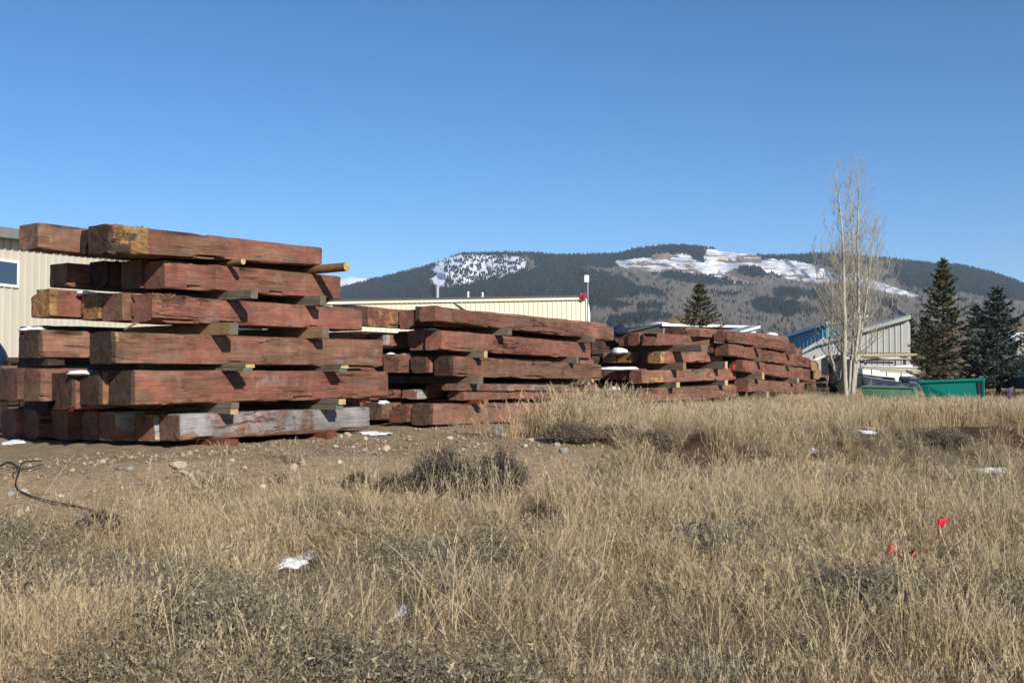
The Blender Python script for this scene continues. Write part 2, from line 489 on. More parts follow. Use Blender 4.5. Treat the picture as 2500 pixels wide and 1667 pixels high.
def lines(lo, a, b, hi, step, n0, n1):
    g0 = a - (np.geomspace(step, a - lo, n0)) if n0 else np.array([])
    g1 = b + (np.geomspace(step, hi - b, n1))
    return np.concatenate([g0[::-1], np.arange(a, b, step), g1])
gx = lines(-4300, -8, 13.5, 4300, 0.09, 45, 45)
gy = lines(-60, 3.2, 24, 3600, 0.095, 22, 70)
GX, GY = np.meshgrid(gx, gy)
GZ = H(GX, GY)
nv = GX.size; nx = len(gx); ny = len(gy)
idx = np.arange(nv).reshape(ny, nx)
fc = np.stack([idx[:-1,:-1], idx[:-1,1:], idx[1:,1:], idx[1:,:-1]], -1).reshape(-1, 4)
me = np_mesh('ground', np.stack([GX.ravel(), GY.ravel(), GZ.ravel()], 1), fc, M_GROUND, True)
dm = dirt_mask(GX, GY).ravel(); sm = soil_mask(GX, GY).ravel()
attr_color(me, 'cover', np.stack([1 - dm, sm, ss((GY.ravel() - 40) / 30)], 1))
tag(link('ground', me), kind='structure')

# ------------------------------------------------------------------ mountain
SKY = np.array([(-400,800),(200,770),(560,742),(830,703),(900,685),(1052,647),(1102,628),(1129,619),(1202,616),(1297,617),(1374,623),(1508,619),(1546,608),(1623,599),
 (1670,598),(1704,600),(1742,607),(1755,613),(1798,617),(1849,623),(1908,624),(1942,622),(2002,618),(2138,628),(2291,644),(2350,648),(2393,658),(2435,669),
 (2478,683),(2500,693),(2700,752),(3200,815)], float)
YF = 858.0
def ysky(px): return np.interp(px, SKY[:,0], SKY[:,1])
def mdist(px, py):
    t = np.clip((YF - py) / (YF - ysky(px)), 0, 1)
    d = 1150 + 2900 * t ** 1.1
    amp = 330 * ss(t * 4) * ss((1 - t) * 6 + 0.25)
    d = d + amp * (fbm(px / 95 + py / 260, py / 60, 4, 5) - 0.5) * 2
    rib = np.abs(fbm(px / 60 - py / 50, py / 120, 3, 31) - 0.5) * 2
    d = d + 170 * ss(t * 3) * (rib - 0.3)
    return d
def mpos(px, py):
    d = mdist(px, py)
    u = (px - 1250) / F; v = (833.5 - py) / F
    yy = math.cos(PITCH) - v * math.sin(PITCH); zz = math.sin(PITCH) + v * math.cos(PITCH)
    k = d / yy
    return np.stack([u * k, d, CAMZ + zz * k], -1)

def inpoly(px, py, poly):
    res = np.zeros(px.shape, bool); n = len(poly)
    for i in range(n):
        x1, y1 = poly[i]; x2, y2 = poly[(i + 1) % n]
        c = ((y1 > py) != (y2 > py)) & (px < (x2 - x1) * (py - y1) / ((y2 - y1) + 1e-9) + x1)
        res ^= c
    return res
FOREST = [
 [(-500,900),(-500,740),(560,735),(830,695),(940,664),(1053,638),(1062,665),(1053,695),(1062,704),(1130,697),(1250,668),(1340,650),(1440,655),(1520,680),(1560,700),(1620,712),(1625,722),(1560,720),(1490,735),(1545,750),(1500,757),(1440,748),(1430,800),(1300,830),(560,900)],
 [(1095,634),(1110,610),(1202,605),(1297,606),(1374,612),(1508,608),(1546,597),(1623,588),(1704,588),(1742,597),(1757,613),(1720,612),(1716,641),(1702,640),(1682,625),(1660,620),(1640,618),(1600,622),(1560,630),(1505,638),(1500,655),(1440,650),(1330,655),(1310,650),(1290,625),(1180,621),(1130,622)],
 [(1850,612),(1942,610),(2002,606),(2138,616),(2291,632),(2393,646),(2435,657),(2478,672),(2500,682),(2700,740),(3200,800),(3200,860),(2700,810),(2480,735),(2400,728),(2350,712),(2290,722),(2230,686),(2150,675),(2200,664),(2130,650),(2110,642),(2040,655),(1990,645),(1930,638),(1880,632),(1862,630)],
 [(2172,668),(2240,680),(2330,715),(2330,722),(2260,712),(2190,690)],
 [(1602,668),(1660,666),(1740,676),(1800,690),(1835,698),(1790,697),(1690,692),(1610,679)],
 [(1885,706),(1930,703),(2005,712),(2000,729),(1900,728)],
 [(1828,738),(1850,728),(1900,733),(1975,748),(2010,762),(1970,770),(1920,776),(1860,765),(1825,750)],
 [(1490,778),(1560,768),(1640,772),(1640,782),(1560,794),(1480,806)],
 [(1750,714),(1810,716),(1810,724),(1750,722)],
 [(2158,735),(2195,731),(2192,750),(2160,750)],
 [(1555,747),(1625,745),(1620,758),(1555,757)],
 [(1800,652),(1850,650),(1885,672),(1850,676),(1812,668)],
]
SNOW = [
 [(1050,652),(1080,637),(1100,620),(1130,621),(1200,624),(1270,628),(1290,640),(1292,658),(1230,674),(1130,697),(1066,700),(1050,690)],
 [(1505,636),(1560,631),(1620,614),(1680,618),(1690,630),(1716,641),(1722,605),(1755,605),(1800,608),(1868,618),(1862,632),(1900,631),(1960,640),(2020,660),(2080,692),(2000,692),(1930,684),(1880,667),(1850,656),(1800,655),(1770,668),(1832,694),(1780,690),(1700,668),(1580,662),(1510,652)],
 [(2050,672),(2090,664),(2150,690),(2245,722),(2235,728),(2120,706),(2050,694)],
 [(1075,730),(1150,714),(1260,703),(1285,710),(1200,728),(1120,740)],
 [(1340,656),(1400,650),(1480,672),(1500,686),(1440,684),(1350,672)],
]
TAN = [
 [(1788,626),(1830,622),(1870,625),(1862,634),(1830,641),(1792,640)],
 [(1535,641),(1580,636),(1640,648),(1725,668),(1740,678),(1680,668),(1590,662),(1545,655)],
 [(1590,622),(1640,617),(1670,622),(1640,632),(1600,636)],
 [(1740,648),(1760,668),(1850,690),(1840,694),(1760,680)],
]
def cover(px, py):
    wx = px + (fbm(px / 14, py / 6, 3, 51) - 0.5) * 34; wy = py + (fbm(px / 14, py / 6, 3, 52) - 0.5) * 11
    fo = np.zeros(px.shape, bool); sn = fo.copy(); ta = fo.copy()
    for p in FOREST: fo |= inpoly(wx, wy, p)
    for p in SNOW[:1]: sn |= inpoly(wx, wy, p)
    for p in SNOW[1:3]: sn |= inpoly(wx * .5 + px * .5, wy * .4 + py * .6, p)
    sp = fbm(px / 16, py / 7, 4, 88) > 0.52
    for p in SNOW[3:]: sn |= inpoly(wx, wy, p) & sp
    st = fbm(px / 40, py / 5, 4, 61)
    for p in TAN: ta |= inpoly(wx, wy, p) & (st > 0.40)
    ta |= (st > 0.66) & sn & (px > 1500)
    sn &= ~ta
    # open slopes with scattered snow inside the left forest
    return fo, sn, ta

pxs = np.concatenate([np.linspace(-400, 800, 120), np.linspace(803, 2520, 640), np.linspace(2526, 3200, 90)])
ts = np.linspace(0, 1, 170)
PX, TT = np.meshgrid(pxs, ts)
PY = YF - (YF - ysky(PX)) * TT
P = mpos(PX, PY)
ridge = P[-1]
back = np.stack([ridge + np.array([0, 500, -110]) * k for k in (0.5, 1.6)], 0)
front = P[0:1].copy(); front[..., 2] -= 40
P = np.concatenate([front, P, back], 0)
fo, sn, ta = cover(PX, PY)
asp = fbm(PX / 50, PY / 12, 5, 12)[..., None]
strk = fbm(PX / 2.5, PY / 10, 2, 14)[..., None]
colr = np.array([0.185, 0.168, 0.140]) * (0.75 + 0.5 * asp) * (0.8 + 0.4 * strk)
colr = np.where((asp > 0.60), np.array([0.20, 0.165, 0.12]) * np.ones_like(colr), colr)
thin = ss((fbm(PX / 22 + PY / 18, PY / 3.2, 5, 64) - .40) / .22)[..., None] * (PX > 1480)[..., None] * .42
snc = np.array([0.74, 0.77, 0.82]) * (1 - thin) + np.array([0.30, 0.225, 0.155]) * thin
colr[fo] = (0.030, 0.036, 0.034); colr[sn] = snc[sn]; colr[ta] = (0.27, 0.20, 0.135)
edge_ = inpoly(PX, PY, SNOW[1]) & ~sn & ~fo & ~ta; colr[edge_] = colr[edge_] * .5 + np.array([0.30, 0.29, 0.28]) * .5
colr = np.concatenate([colr[:1], colr, colr[-1:], colr[-1:]], 0)
ny, nx = P.shape[:2]
idx = np.arange(nx * ny).reshape(ny, nx)
fc = np.stack([idx[:-1,:-1], idx[:-1,1:], idx[1:,1:], idx[1:,:-1]], -1).reshape(-1, 4)
me = np_mesh('mountain', P.reshape(-1, 3), fc, M_MOUNT, True)
attr_color(me, 'landcover', colr.reshape(-1, 3))
tag(link('mountain', me), kind='structure')

# farther snowy ridge showing at both ends of the near mountain
fx = np.linspace(600, 3000, 240); sk2 = np.interp(fx, [600,760,835,860,905,950,1000,2440,2500,2560,2700,3000], [735,700,679,676,681,695,715,720,684,676,690,760])
rows = []
for t in np.linspace(0, 1, 24):
    yy = 800 + (sk2 - 800) * t; d = 5600 + 1200 * t + 250 * (fbm(fx / 30, 0 * fx + t * 5, 3, 71) - .5)
    rows.append([tuple(at(a, b, c)) for a, b, c in zip(fx, yy, d)])
rows.append([(p[0], p[1] + 500, p[2] - 150) for p in rows[-1]])
P2 = np.array(rows); ny, nx = P2.shape[:2]
idx = np.arange(nx * ny).reshape(ny, nx)
fc = np.stack([idx[:-1,:-1], idx[:-1,1:], idx[1:,1:], idx[1:,:-1]], -1).reshape(-1, 4)
me = np_mesh('far_mountain', P2.reshape(-1, 3), fc, M_MOUNT, True)
attr_color(me, 'landcover', np.tile([0.80, 0.82, 0.85], (nx * ny, 1)))
tag(link('far_mountain', me), kind='structure')

def cones(points, hs, ws, name, mat, sides=5):
    n = len(points); a = rng.uniform(0, 6.28, n)
    v = np.zeros((n, sides + 1, 3)); v[:, 0] = points; v[:, 0, 2] += hs
    for k in range(sides):
        th = a + 2 * math.pi * k / sides; rr = ws * rng.uniform(0.8, 1.2, n)
        v[:, k+1, 0] = points[:, 0] + rr * np.cos(th); v[:, k+1, 1] = points[:, 1] + rr * np.sin(th)
        v[:, k+1, 2] = points[:, 2] - 1.0
    b = (np.arange(n) * (sides + 1))[:, None]
    fs = np.concatenate([np.stack([b[:, 0], b[:, 0] + 1 + k, b[:, 0] + 1 + (k + 1) % sides], 1) for k in range(sides)], 0)
    me = np_mesh(name, v.reshape(-1, 3), fs, mat)
    t = np.zeros((n, sides + 1, 3)); t[..., 0] = rng.uniform(0, 1, n)[:, None]
    attr_color(me, 'tint', t.reshape(-1, 3))
    return link(name, me)

def mat_conifer_far():
    m = NT('distant_conifers'); t = m.sep(m.attr('tint'))
    m.base(m.mix(t[0], (0.016, 0.024, 0.021), (0.046, 0.054, 0.042))); m.p.inputs['Roughness'].default_value = 1
    m.p.inputs['Specular IOR Level'].default_value = 0.0
    return m.mat
def mat_aspen_far():
    m = NT('distant_bare_aspens'); t = m.sep(m.attr('tint'))
    m.base(m.mix(t[0], (0.145, 0.130, 0.108), (0.215, 0.195, 0.165))); m.p.inputs['Roughness'].default_value = 1
    m.p.inputs['Specular IOR Level'].default_value = 0.0
    return m.mat

n = 190000
cx = rng.uniform(560, 2750, n); tt = rng.uniform(0.05, 1.0, n) ; cy = YF - (YF - ysky(cx)) * tt
fo, sn, ta = cover(cx, cy)
clus = fbm(cx / 9, cy / 4, 3, 91)
keep = fo & (rng.uniform(0, 1, n) < 0.62)
keep |= inpoly(cx, cy, SNOW[0]) & (clus > 0.50) & (rng.uniform(0, 1, n) < 0.40) & (cx > 1085)
keep |= (inpoly(cx, cy, SNOW[3]) | inpoly(cx, cy, SNOW[4])) & (rng.uniform(0, 1, n) < 0.20)
keep |= (~fo & ~sn & ~ta) & (clus > 0.70) & (rng.uniform(0, 1, n) < 0.4)
cpts = mpos(cx[keep], cy[keep]); m_ = len(cpts)
o = cones(cpts, rng.uniform(7, 13, m_), rng.uniform(2.2, 3.6, m_), 'conifer_forest', mat_conifer_far(), 5)
tag(o, 'dark conifer forest covering the mountain ridges and slopes', 'forest', kind='stuff')
keep = (~fo & ~sn & ~ta) & (cy > 640) & (cx > 1380) & (rng.uniform(0, 1, n) < 0.8)
apts = mpos(cx[keep], cy[keep]); m_ = len(apts)
o = cones(apts, rng.uniform(5, 9, m_), rng.uniform(.7, 1.4, m_), 'bare_aspen_stand', mat_aspen_far(), 3)
tag(o, 'grey leafless aspen woods on the lower mountain slope', 'forest', kind='stuff')

# air between the yard and the mountain
hm_ = bpy.data.materials.new('haze_air'); hm_.use_nodes = True
hn = hm_.node_tree.nodes; hn.remove(hn['Principled BSDF'])
pv = hn.new('ShaderNodeVolumePrincipled'); pv.inputs['Color'].default_value = (0.62, 0.78, 1.0, 1); pv.inputs['Density'].default_value = 5.6e-5; pv.inputs['Anisotropy'].default_value = 0.0
hm_.node_tree.links.new(pv.outputs[0], hn['Material Output'].inputs['Volume'])
mb = MB(); mb.box(-4400, 4400, -90, 8200, -12, 900)
o = mb.build('haze', hm_); tag(o, 'thin blue air haze between the yard and the mountain', 'haze', kind='stuff')
SC.cycles.volume_bounces = 0

# ------------------------------------------------------------------ timber stacks
class Plane:
    """the upright plane through the front faces of one stack"""
    def __init__(s, px, d, sx, sy):
        L = math.hypot(sx, sy); s.s = Vector((sx / L, sy / L, 0)); s.e = Vector((-s.s.y, s.s.x, 0))
        p = at(px, 905, d); s.P = Vector((p.x, p.y, 0))
    def hit(s, x, y, off=0.0):
        r = raydir(x, y); P0 = s.P + s.e * off
        t = s.e.dot(P0) / s.e.dot(r)
        return Vector((0, 0, CAMZ)) + r * t

G_T = 'red timbers stacked in the yard'
G_S = 'spacers laid between the timbers'
TIM = {}

def timber(key, plane, L, R, off, label, w=0.43, zones=(), ends=(0.75, 0.25), chip=0.012, rot=None, bow=0.0, split=False, seed=None, back_w=None, slant=0.0):
    """one squared timber. L and R: (x, y top, y bottom) of its front face at the left and right end; R may be a length in metres"""
    pl = plane
    lt = pl.hit(L[0], L[1], off); lb = pl.hit(L[0], L[2], off)
    if isinstance(R, (int, float)):
        fk = key[:-1] + 'a'
        if fk in TIM:                       # hidden timbers end a little short of the front one
            lim = (pl.hit(TIM[fk]['rpx'] - 14 - 9 * off, L[1], off) - lt).dot(pl.s); R = min(R + 3, lim)
        rt = lt + pl.s * R; rb = lb + pl.s * R
    else:
        rt = pl.hit(R[0], R[1], off); rb = pl.hit(R[0], R[2], off)
    X = ((rt + rb) - (lt + lb)).normalized()
    Y = pl.e.copy(); Y = (Y - X * Y.dot(X)).normalized(); Z = X.cross(Y).normalized()
    Mx = Matrix((X, Y, Z)).transposed()
    inv = Mx.transposed()
    loc = [inv @ (p - lb) for p in (lt, lb, rt, rb)]
    length = (loc[2].x + loc[3].x) / 2 - (loc[0].x + loc[1].x) / 2
    rs = np.random.default_rng(abs(hash_key(key)))
    na = max(14, int(length / 0.075)); 
    # section: front bottom -> front top -> back top -> back bottom
    nf = 9; nt = 5
    prof = []
    c = 0.05
    for k in range(nf): prof.append((0.0, c + (1 - 2 * c) * k / (nf - 1)))
    for k in range(nt): prof.append((c + (1 - 2 * c) * k / (nt - 1), 1.0))
    for k in range(nt): prof.append((1.0, 1 - c - (1 - 2 * c) * k / (nt - 1)))
    for k in range(nt): prof.append((1 - c - (1 - 2 * c) * k / (nt - 1), 0.0))
    prof = np.array(prof); npf = len(prof)
    A = np.linspace(0, 1, na)
    A = np.concatenate([[0, 0.006], A[1:-1], [0.994, 1]]); na = len(A)
    sd = rs.integers(0, 9999)
    Pm = np.zeros((na, npf, 3)); zone = np.zeros((na, npf, 3))
    uu = np.arange(npf) * 0.9
    UU, AA = np.meshgrid(uu, A * length)
    D1 = (fbm(UU * 0.35 + 3, AA * 1.3, 3, sd) - 0.5) * 0.030
    D2 = (fbm(UU * 1.1, AA * 6, 2, sd + 9) - 0.5) * 0.016
    CH = np.clip(fbm(UU * 0.8 + 40, AA * 2.2, 3, sd + 5) - 0.56, 0, 1) * chip * 22
    for i, a in enumerate(A):
        x0 = loc[1].x + (loc[3].x - loc[1].x) * a; x1 = loc[0].x + (loc[2].x - loc[0].x) * a
        zb = loc[1].z + (loc[3].z - loc[1].z) * a; zt = loc[0].z + (loc[2].z - loc[0].z) * a
        sag = -bow * 4 * a * (1 - a)
        inset = 0.004 if a in (0.0, 1.0) else 0.0
        d1 = D1[i]; d2 = D2[i]; chipn = CH[i]
        for k in range(npf):
            dd, b = prof[k]
            x = x0 + (x1 - x0) * b; z = zb + (zt - zb) * b + sag; y = dd * w
            edge = k in (0, nf - 1, nf, nf + nt - 1, nf + nt, nf + 2 * nt - 1, nf + 2 * nt, npf - 1)
            cy_, cz_ = w / 2 - y, (zb + zt) / 2 + sag - z
            ln = math.hypot(cy_, cz_) + 1e-6
            m = d1[k] + d2[k] * 0.7 + (chipn[k] if edge else 0) + inset
            y += cy_ / ln * m; z += cz_ / ln * m
            if a < 0.003: x += rs.uniform(-.004, .004) - slant * (b - 0.5)
            if a > 0.997: x += rs.uniform(-.006, .006)
            if rot and a < rot[0]:
                q = 1 - a / rot[0]
                y += rs.uniform(-1, 1) * 0.024 * q + rot[1] * q * q * (0.5 - dd) * 2
                z += rs.uniform(-1, 1) * 0.020 * q
                x += rs.uniform(-1, 1) * 0.008 * q
            Pm[i, k] = (x, y, z)
            front = dd < 0.02
            g = f = dk = 0.0
            for zn in zones:
                if zn[0] == 'E': continue
                kind, a0, a1, b0, b1, st = zn
                if a0 <= a <= a1 and b0 <= b <= b1 and dd < 0.6:
                    if kind == 'g': g = max(g, st)
                    elif kind == 'f': f = max(f, st)
                    else: dk = max(dk, st)
            if a < 0.012: dk = max(dk, ends[0])
            if a > 0.988: dk = max(dk, ends[1])
            zone[i, k] = (g, dk, f)
    V = Pm.reshape(-1, 3).tolist(); Zn = zone.reshape(-1, 3).tolist()
    faces = []
    for i in range(na - 1):
        for k in range(npf):
            k2 = (k + 1) % npf
            faces.append((i * npf + k, i * npf + k2, (i + 1) * npf + k2, (i + 1) * npf + k))
    fend = [zn for zn in zones if zn[0] == 'E']      # left end colour: ('E', grey, dark, fresh)
    for side, i in ((0, 0), (1, na - 1)):            # end caps in rings, slightly rough
        ring = [i * npf + k for k in range(npf)]
        cen = Pm[i].mean(0)
        for q in (0.72, 0.45, 0.2):
            nb = len(V)
            for k in range(npf):
                p = Pm[i, k] * q + cen * (1 - q)
                V.append((p[0] + rs.uniform(-.006, .006), p[1], p[2]))
                zz = list(zone[i, k])
                if side == 0 and fend: zz = [fend[0][1], fend[0][2], fend[0][3]]
                else: zz[0] = 0; zz[2] = 0
                Zn.append(zz)
            nr = [nb + k for k in range(npf)]
            for k in range(npf):
                k2 = (k + 1) % npf
                f4 = (ring[k], nr[k], nr[k2], ring[k2])
                faces.append(f4 if side == 0 else f4[::-1])
            ring = nr
        faces.append(tuple(ring) if side else tuple(ring[::-1]))
    me = bpy.data.meshes.new('timber')
    me.from_pydata(V, [], faces); me.materials.append(M_TIMBER); me.update()
    bm = bmesh.new(); bm.from_mesh(me); bmesh.ops.recalc_face_normals(bm, faces=bm.faces); bm.to_mesh(me); bm.free()
    attr_color(me, 'zone', np.array(Zn))
    me.polygons.foreach_set('use_smooth', [True] * len(me.polygons))
    me.set_sharp_from_angle(angle=math.radians(38))
    o = link('timber', me)
    o.matrix_world = Matrix.Translation(lb) @ Mx.to_4x4()
    tag(o, label, 'timber', G_T)
    TIM[key] = dict(rpx=R[0] if not isinstance(R, (int, float)) else 0, o=o, lt=lt, lb=lb, rt=rt, rb=rb, pl=pl, off=off)
    return o

def hash_key(k):
    h = 7
    for ch in k: h = (h * 131 + ord(ch)) % 1000003
    return h

def zat(key, p, top):
    t = TIM[key]; a, b = (t['lt'], t['rt']) if top else (t['lb'], t['rb'])
    s = t['pl'].s
    k = (p - a).dot(s) / max(1e-6, (b - a).dot(s))
    return a.z + (b.z - a.z) * k

def spacer(pl, xa, xe, above, below, label, y=905, wid=0.12, mat=None, end=None, frac=(0, 1), back=2.0, shift=0.0, rnd=False, off=0.0):
    """a stick that runs across the stack between two courses and pokes out of the front"""
    A = pl.hit(xa, y, off); T = (xe - 1250) / F * 1.0
    e = pl.e; p = (A.x - T * A.y) / (e.x - T * e.y)
    p = max(0.02, min(p, 1.0))
    zt = zat(above, A, False) if isinstance(above, str) else above
    zb = zat(below, A, True) if isinstance(below, str) else below
    zt += 0.012; zb -= 0.008
    z0 = zb + (zt - zb) * frac[0]; z1 = zb + (zt - zb) * frac[1] - (0.003 if frac[1] < 1 else 0)
    mb = MB(); h = z1 - z0
    if rnd:
        mb.tube([(0, -p, 0), (0, 0, 0.0), (0.01, back * .5, 0.005), (0, back, 0)], [h / 2 * .95, h / 2, h / 2, h / 2], 14)
        me = mb.mesh('round_pole', [mat, end], True)
        me.polygons[len(me.polygons) - 2].material_index = 1
        me.set_sharp_from_angle(angle=math.radians(50))
        o = link('round_pole', me); cz = (z0 + z1) / 2
    else:
        ns = 6; vs = []
        rs = random.Random(int(xa * 10))
        for i in range(ns):
            yy = -p + (p + back) * i / (ns - 1)
            j = lambda: rs.uniform(-.003, .003)
            c = 0.006
            for (x, z) in ((-wid/2+c, -h/2), (wid/2-c, -h/2), (wid/2, -h/2+c), (wid/2, h/2-c), (wid/2-c, h/2), (-wid/2+c, h/2), (-wid/2, h/2-c), (-wid/2, -h/2+c)):
                vs.append((x + j(), yy, z + j() * .5))
        fs = []
        for i in range(ns - 1):
            for k in range(8): fs.append((i*8+k, i*8+(k+1)%8, (i+1)*8+(k+1)%8, (i+1)*8+k))
        mb.add(vs, fs, 0); mb.add(vs[:8], [tuple(range(7, -1, -1))], 1); mb.add(vs[-8:], [tuple(range(8))], 1)
        me = mb.mesh('board', [mat, end]); o = link('spacer_board', me); cz = (z0 + z1) / 2
    X = pl.s; Z = Vector((0, 0, 1)); Yv = Z.cross(X)
    Mx = Matrix((X, Yv, Z)).transposed().to_4x4()
    o.matrix_world = Matrix.Translation(Vector((A.x, A.y, cz)) + X * shift) @ Mx
    return tag(o, label, 'wood spacer', G_S)

S1 = Plane(273, 12.0, 0.606, 0.796)
S2 = Plane(1079, 18.3, 0.50, 0.866)
S3 = Plane(1563, 25.7, 0.70, 0.714)
S4 = Plane(1827, 29.0, 0.55, 0.835)
S5 = Plane(1965, 39.0, 0.62, 0.78)
W = 0.46
N1 = ' in the nearest stack'
T = timber
# nearest stack, top course; shadow painted black on the first three left ends
T('1a', S1, (270,547,617), (786,604,649), -.12, 'front timber of the top course of the nearest stack, rotten splintered left end', W, [('f',.02,.16,0,1,.60),('d',0,.03,0,.6,.8),('d',0,.085,0,.34,.9),('d',.03,.10,.5,.8,.5),('f',.16,.27,0,1,.30),('f',.97,1,.6,1,.3)], rot=(.11,.03), chip=.03, ends=(1.0,.3))  # low dark zones at the left end paint a shadow hollow
T('1b', S1, (257,545,618), 3.9, .44, 'top course timber just behind the rotten ended one, its dark square end showing', .40, [('d',0,.02,0,1,1)], ends=(1.1,.3))
T('1c', S1, (236,556,618), 3.9, .90, 'top course timber with a narrow dark end, second behind the rotten ended one', .38, [('d',0,.03,0,1,1)], ends=(1.1,.3))
T('1d', S1, (93,543,606), 5.0, 1.38, 'top course timber that sticks out farthest left against the sky, warm red end', W+.04, [('f',.03,.14,0,.6,.35)], ends=(.0,.2))
# second course
T('2a', S1, (403,634,702), (832,675,731), .0, 'second course front timber, split along its length, under the two round poles', W, [('g',0,.10,0,.6,.30),('f',.0,.04,.8,1,.6)], ends=(.25,.2))
T('2b', S1, (345,632,702), 4.2, .48, 'second course timber with a worn ringed end, half in shadow'+N1, W, [('f',0,.06,.85,1,.6)], ends=(.2,.2))
T('2c', S1, (262,634,700), 4.4, 1.55, 'second course timber lost in the deep shade of the top course', W)
T('2d', S1, (164,640,698), 4.8, 2.02, 'second course timber poking out at the left below the sky end', W, ends=(.35,.2))
# third course
T('3a', S1, (372,716,786), (885,757,807), .0, 'third course front timber, pinkish, with a torn hole near its left top edge', W+.03, [('d',.03,.14,.62,1,.62),('f',.03,.12,.72,1,.25),('f',0,.1,0,.3,.25)], ends=(.25,.2), chip=.02)
T('3b', S1, (299,713,784), 4.3, .49, 'third course timber with a purple end and a grey whitewashed face', W+.02, [('g',.02,.15,.1,.9,.8),('f',.02,.12,0,.2,.6)], ends=(.22,.2))
T('3c', S1, (240,718,780), 4.6, .97, 'third course timber showing a short yellow end between two red ones', .42, [('f',0,.05,0,1,.75),('E',0,0,.8)], ends=(0,.2))
T('3d', S1, (122,704,774), 5.2, 1.42, 'third course timber at far left with a split raw yellow end', W+.02, [('E',0,0,.9),('f',.0,.02,0,1,.7)], ends=(0,.2), chip=.03)
# fourth course
T('4a', S1, (273,809,889), (934,831,895), .0, 'fourth course front timber with a black tarred end and pale flaking right end', .50, [('g',.70,1,.1,.9,.28),('g',.30,.55,.4,.8,.22),('f',0,.03,.7,1,.5)], ends=(.95,.2))
T('4b', S1, (268,812,884), 4.4, .52, 'fourth course timber hidden behind the black tarred end', .42)
T('4c', S1, (262,812,880), 4.4, .97, 'fourth course timber deep inside the nearest stack', .42)
T('4d', S1, (94,804,874), 5.0, 1.42, 'fourth course timber at far left with a broken dark end, split below', .52, [('d',0,.10,0,.25,.6)], ends=(.85,.2), chip=.03)
# fifth course
T('5a', S1, (320,903,991), (948,907,970), -.03, 'fifth course front timber, the biggest, with a wide black end', .50, [('g',.30,.6,.5,.9,.28),('d',.10,.3,0,.35,.25),('f',0,.12,0,.12,.5)], ends=(.95,.2), bow=.0)
T('5b', S1, (241,906,990), 4.8, .49, 'fifth course timber with a black end split across its middle', .44, [('f',0,.03,0,1,.4)], ends=(.85,.2))
T('5c', S1, (176,910,1002), 4.8, .95, 'fifth course timber with a ragged reddish black end, lowest hanging', .50, [], ends=(.65,.2), chip=.03)
T('5d', S1, (100,898,980), 4.8, 1.46, 'fifth course timber with a red face left of the ragged end', .44, ends=(.45,.2))
T('5e', S1, (42,898,978), 4.8, 1.92, 'fifth course timber at the left edge with a cracked brown end', .46, [('f',0,.02,0,1,.4)], ends=(.6,.2))
T('5f', S1, (6,892,980), 4.8, 2.40, 'fifth course timber cut by the left edge of the photo', .44, ends=(.4,.2))
# sixth course
T('6a', S1, (440,1012,1078), (902,994,1048), .0, 'bottom course front timber with long grey whitewashed face', .46, [('g',.0,1,.15,1,.52),('g',.66,1,.1,1,.85),('g',.0,.10,.3,1,.8),('d',.12,.17,.3,.8,.4),('d',.38,.43,.5,.9,.35)], ends=(.35,.2))
T('6b', S1, (379,1012,1079), 4.4, .48, 'bottom course timber with a short whitewashed face and red end', .46, [('g',.0,.12,.1,.95,.95),('f',0,.1,.88,1,.6)], ends=(.15,.2))
T('6c', S1, (283,1006,1078), 4.6, .96, 'bottom course timber with only its low corner in sun', .40, [('g',0,.1,.3,1,.5)], ends=(.2,.2))
T('6d', S1, (240,1004,1076), 4.6, 1.80, 'bottom course timber in full shade behind the sunlit corner', .44, ends=(.2,.2))
T('6e', S1, (165,1002,1074), 4.6, 2.26, 'bottom course timber in deep shade, third from the left edge', .44, ends=(.2,.2))
T('6f', S1, (95,1000,1072), 4.8, 2.72, 'bottom course timber in deep shade, second from the left edge', .44, ends=(.2,.2))
T('6g', S1, (40,1000,1070), 4.8, 3.18, 'bottom course timber in deep shade at the left edge', .44, ends=(.2,.2))

tw = 'in the nearest stack'
spacer(S1, 556, 592, '1a', '2a', 'left round pole under the top course of the nearest stack', 640, mat=M_SP_POLE, end=M_SP_END, rnd=True)
spacer(S1, 765, 846, '1a', '2a', 'long round pole sticking out right under the top timber, against the sky', 655, mat=M_SP_POLE, end=M_SP_END, rnd=True)
spacer(S1, 562, 620, '2a', '3a', 'left grey board between second and third course', 718, .11, M_SP_GREY, M_SP_GREY)
spacer(S1, 752, 788, '2a', '3a', 'right grey block between second and third course', 735, .11, M_SP_GREY, M_SP_GREY)
spacer(S1, 525, 570, '3a', '4a', 'left tan block between third and fourth course', 805, .14, M_SP_TAN, M_SP_GREY)
spacer(S1, 764, 795, '3a', '4a', 'right tan block between third and fourth course', 815, .13, M_SP_TAN, M_SP_GREY)
spacer(S1, 556, 611, '4a', '5a', 'left upper board of the pair above the fifth course, yellow cut end', 896, .15, M_SP_GREY, M_SP_END, (.5, 1))
spacer(S1, 550, 605, '4a', '5a', 'left lower board of the pair above the fifth course, green end', 908, .15, M_SP_GREY, M_SP_GREEN, (0, .5))
spacer(S1, 796, 842, '4a', '5a', 'right upper board of the pair above the fifth course, yellow cut end', 896, .15, M_SP_GREY, M_SP_END, (.5, 1))
spacer(S1, 794, 838, '4a', '5a', 'right lower board of the pair above the fifth course, greyish end', 906, .15, M_SP_GREY, M_SP_GREEN, (0, .5))
spacer(S1, 541, 575, '5a', '6a', 'left upper board of the pair above the bottom course, grey end', 1000, .12, M_SP_GREY, M_SP_GREY, (.5, 1))
spacer(S1, 541, 573, '5a', '6a', 'left lower board of the pair above the bottom course, yellow end', 1008, .12, M_SP_GREY, M_SP_END, (0, .5))
spacer(S1, 792, 836, '5a', '6a', 'right upper board of the pair above the bottom course, yellow end', 986, .14, M_SP_GREY, M_SP_END, (.5, 1))
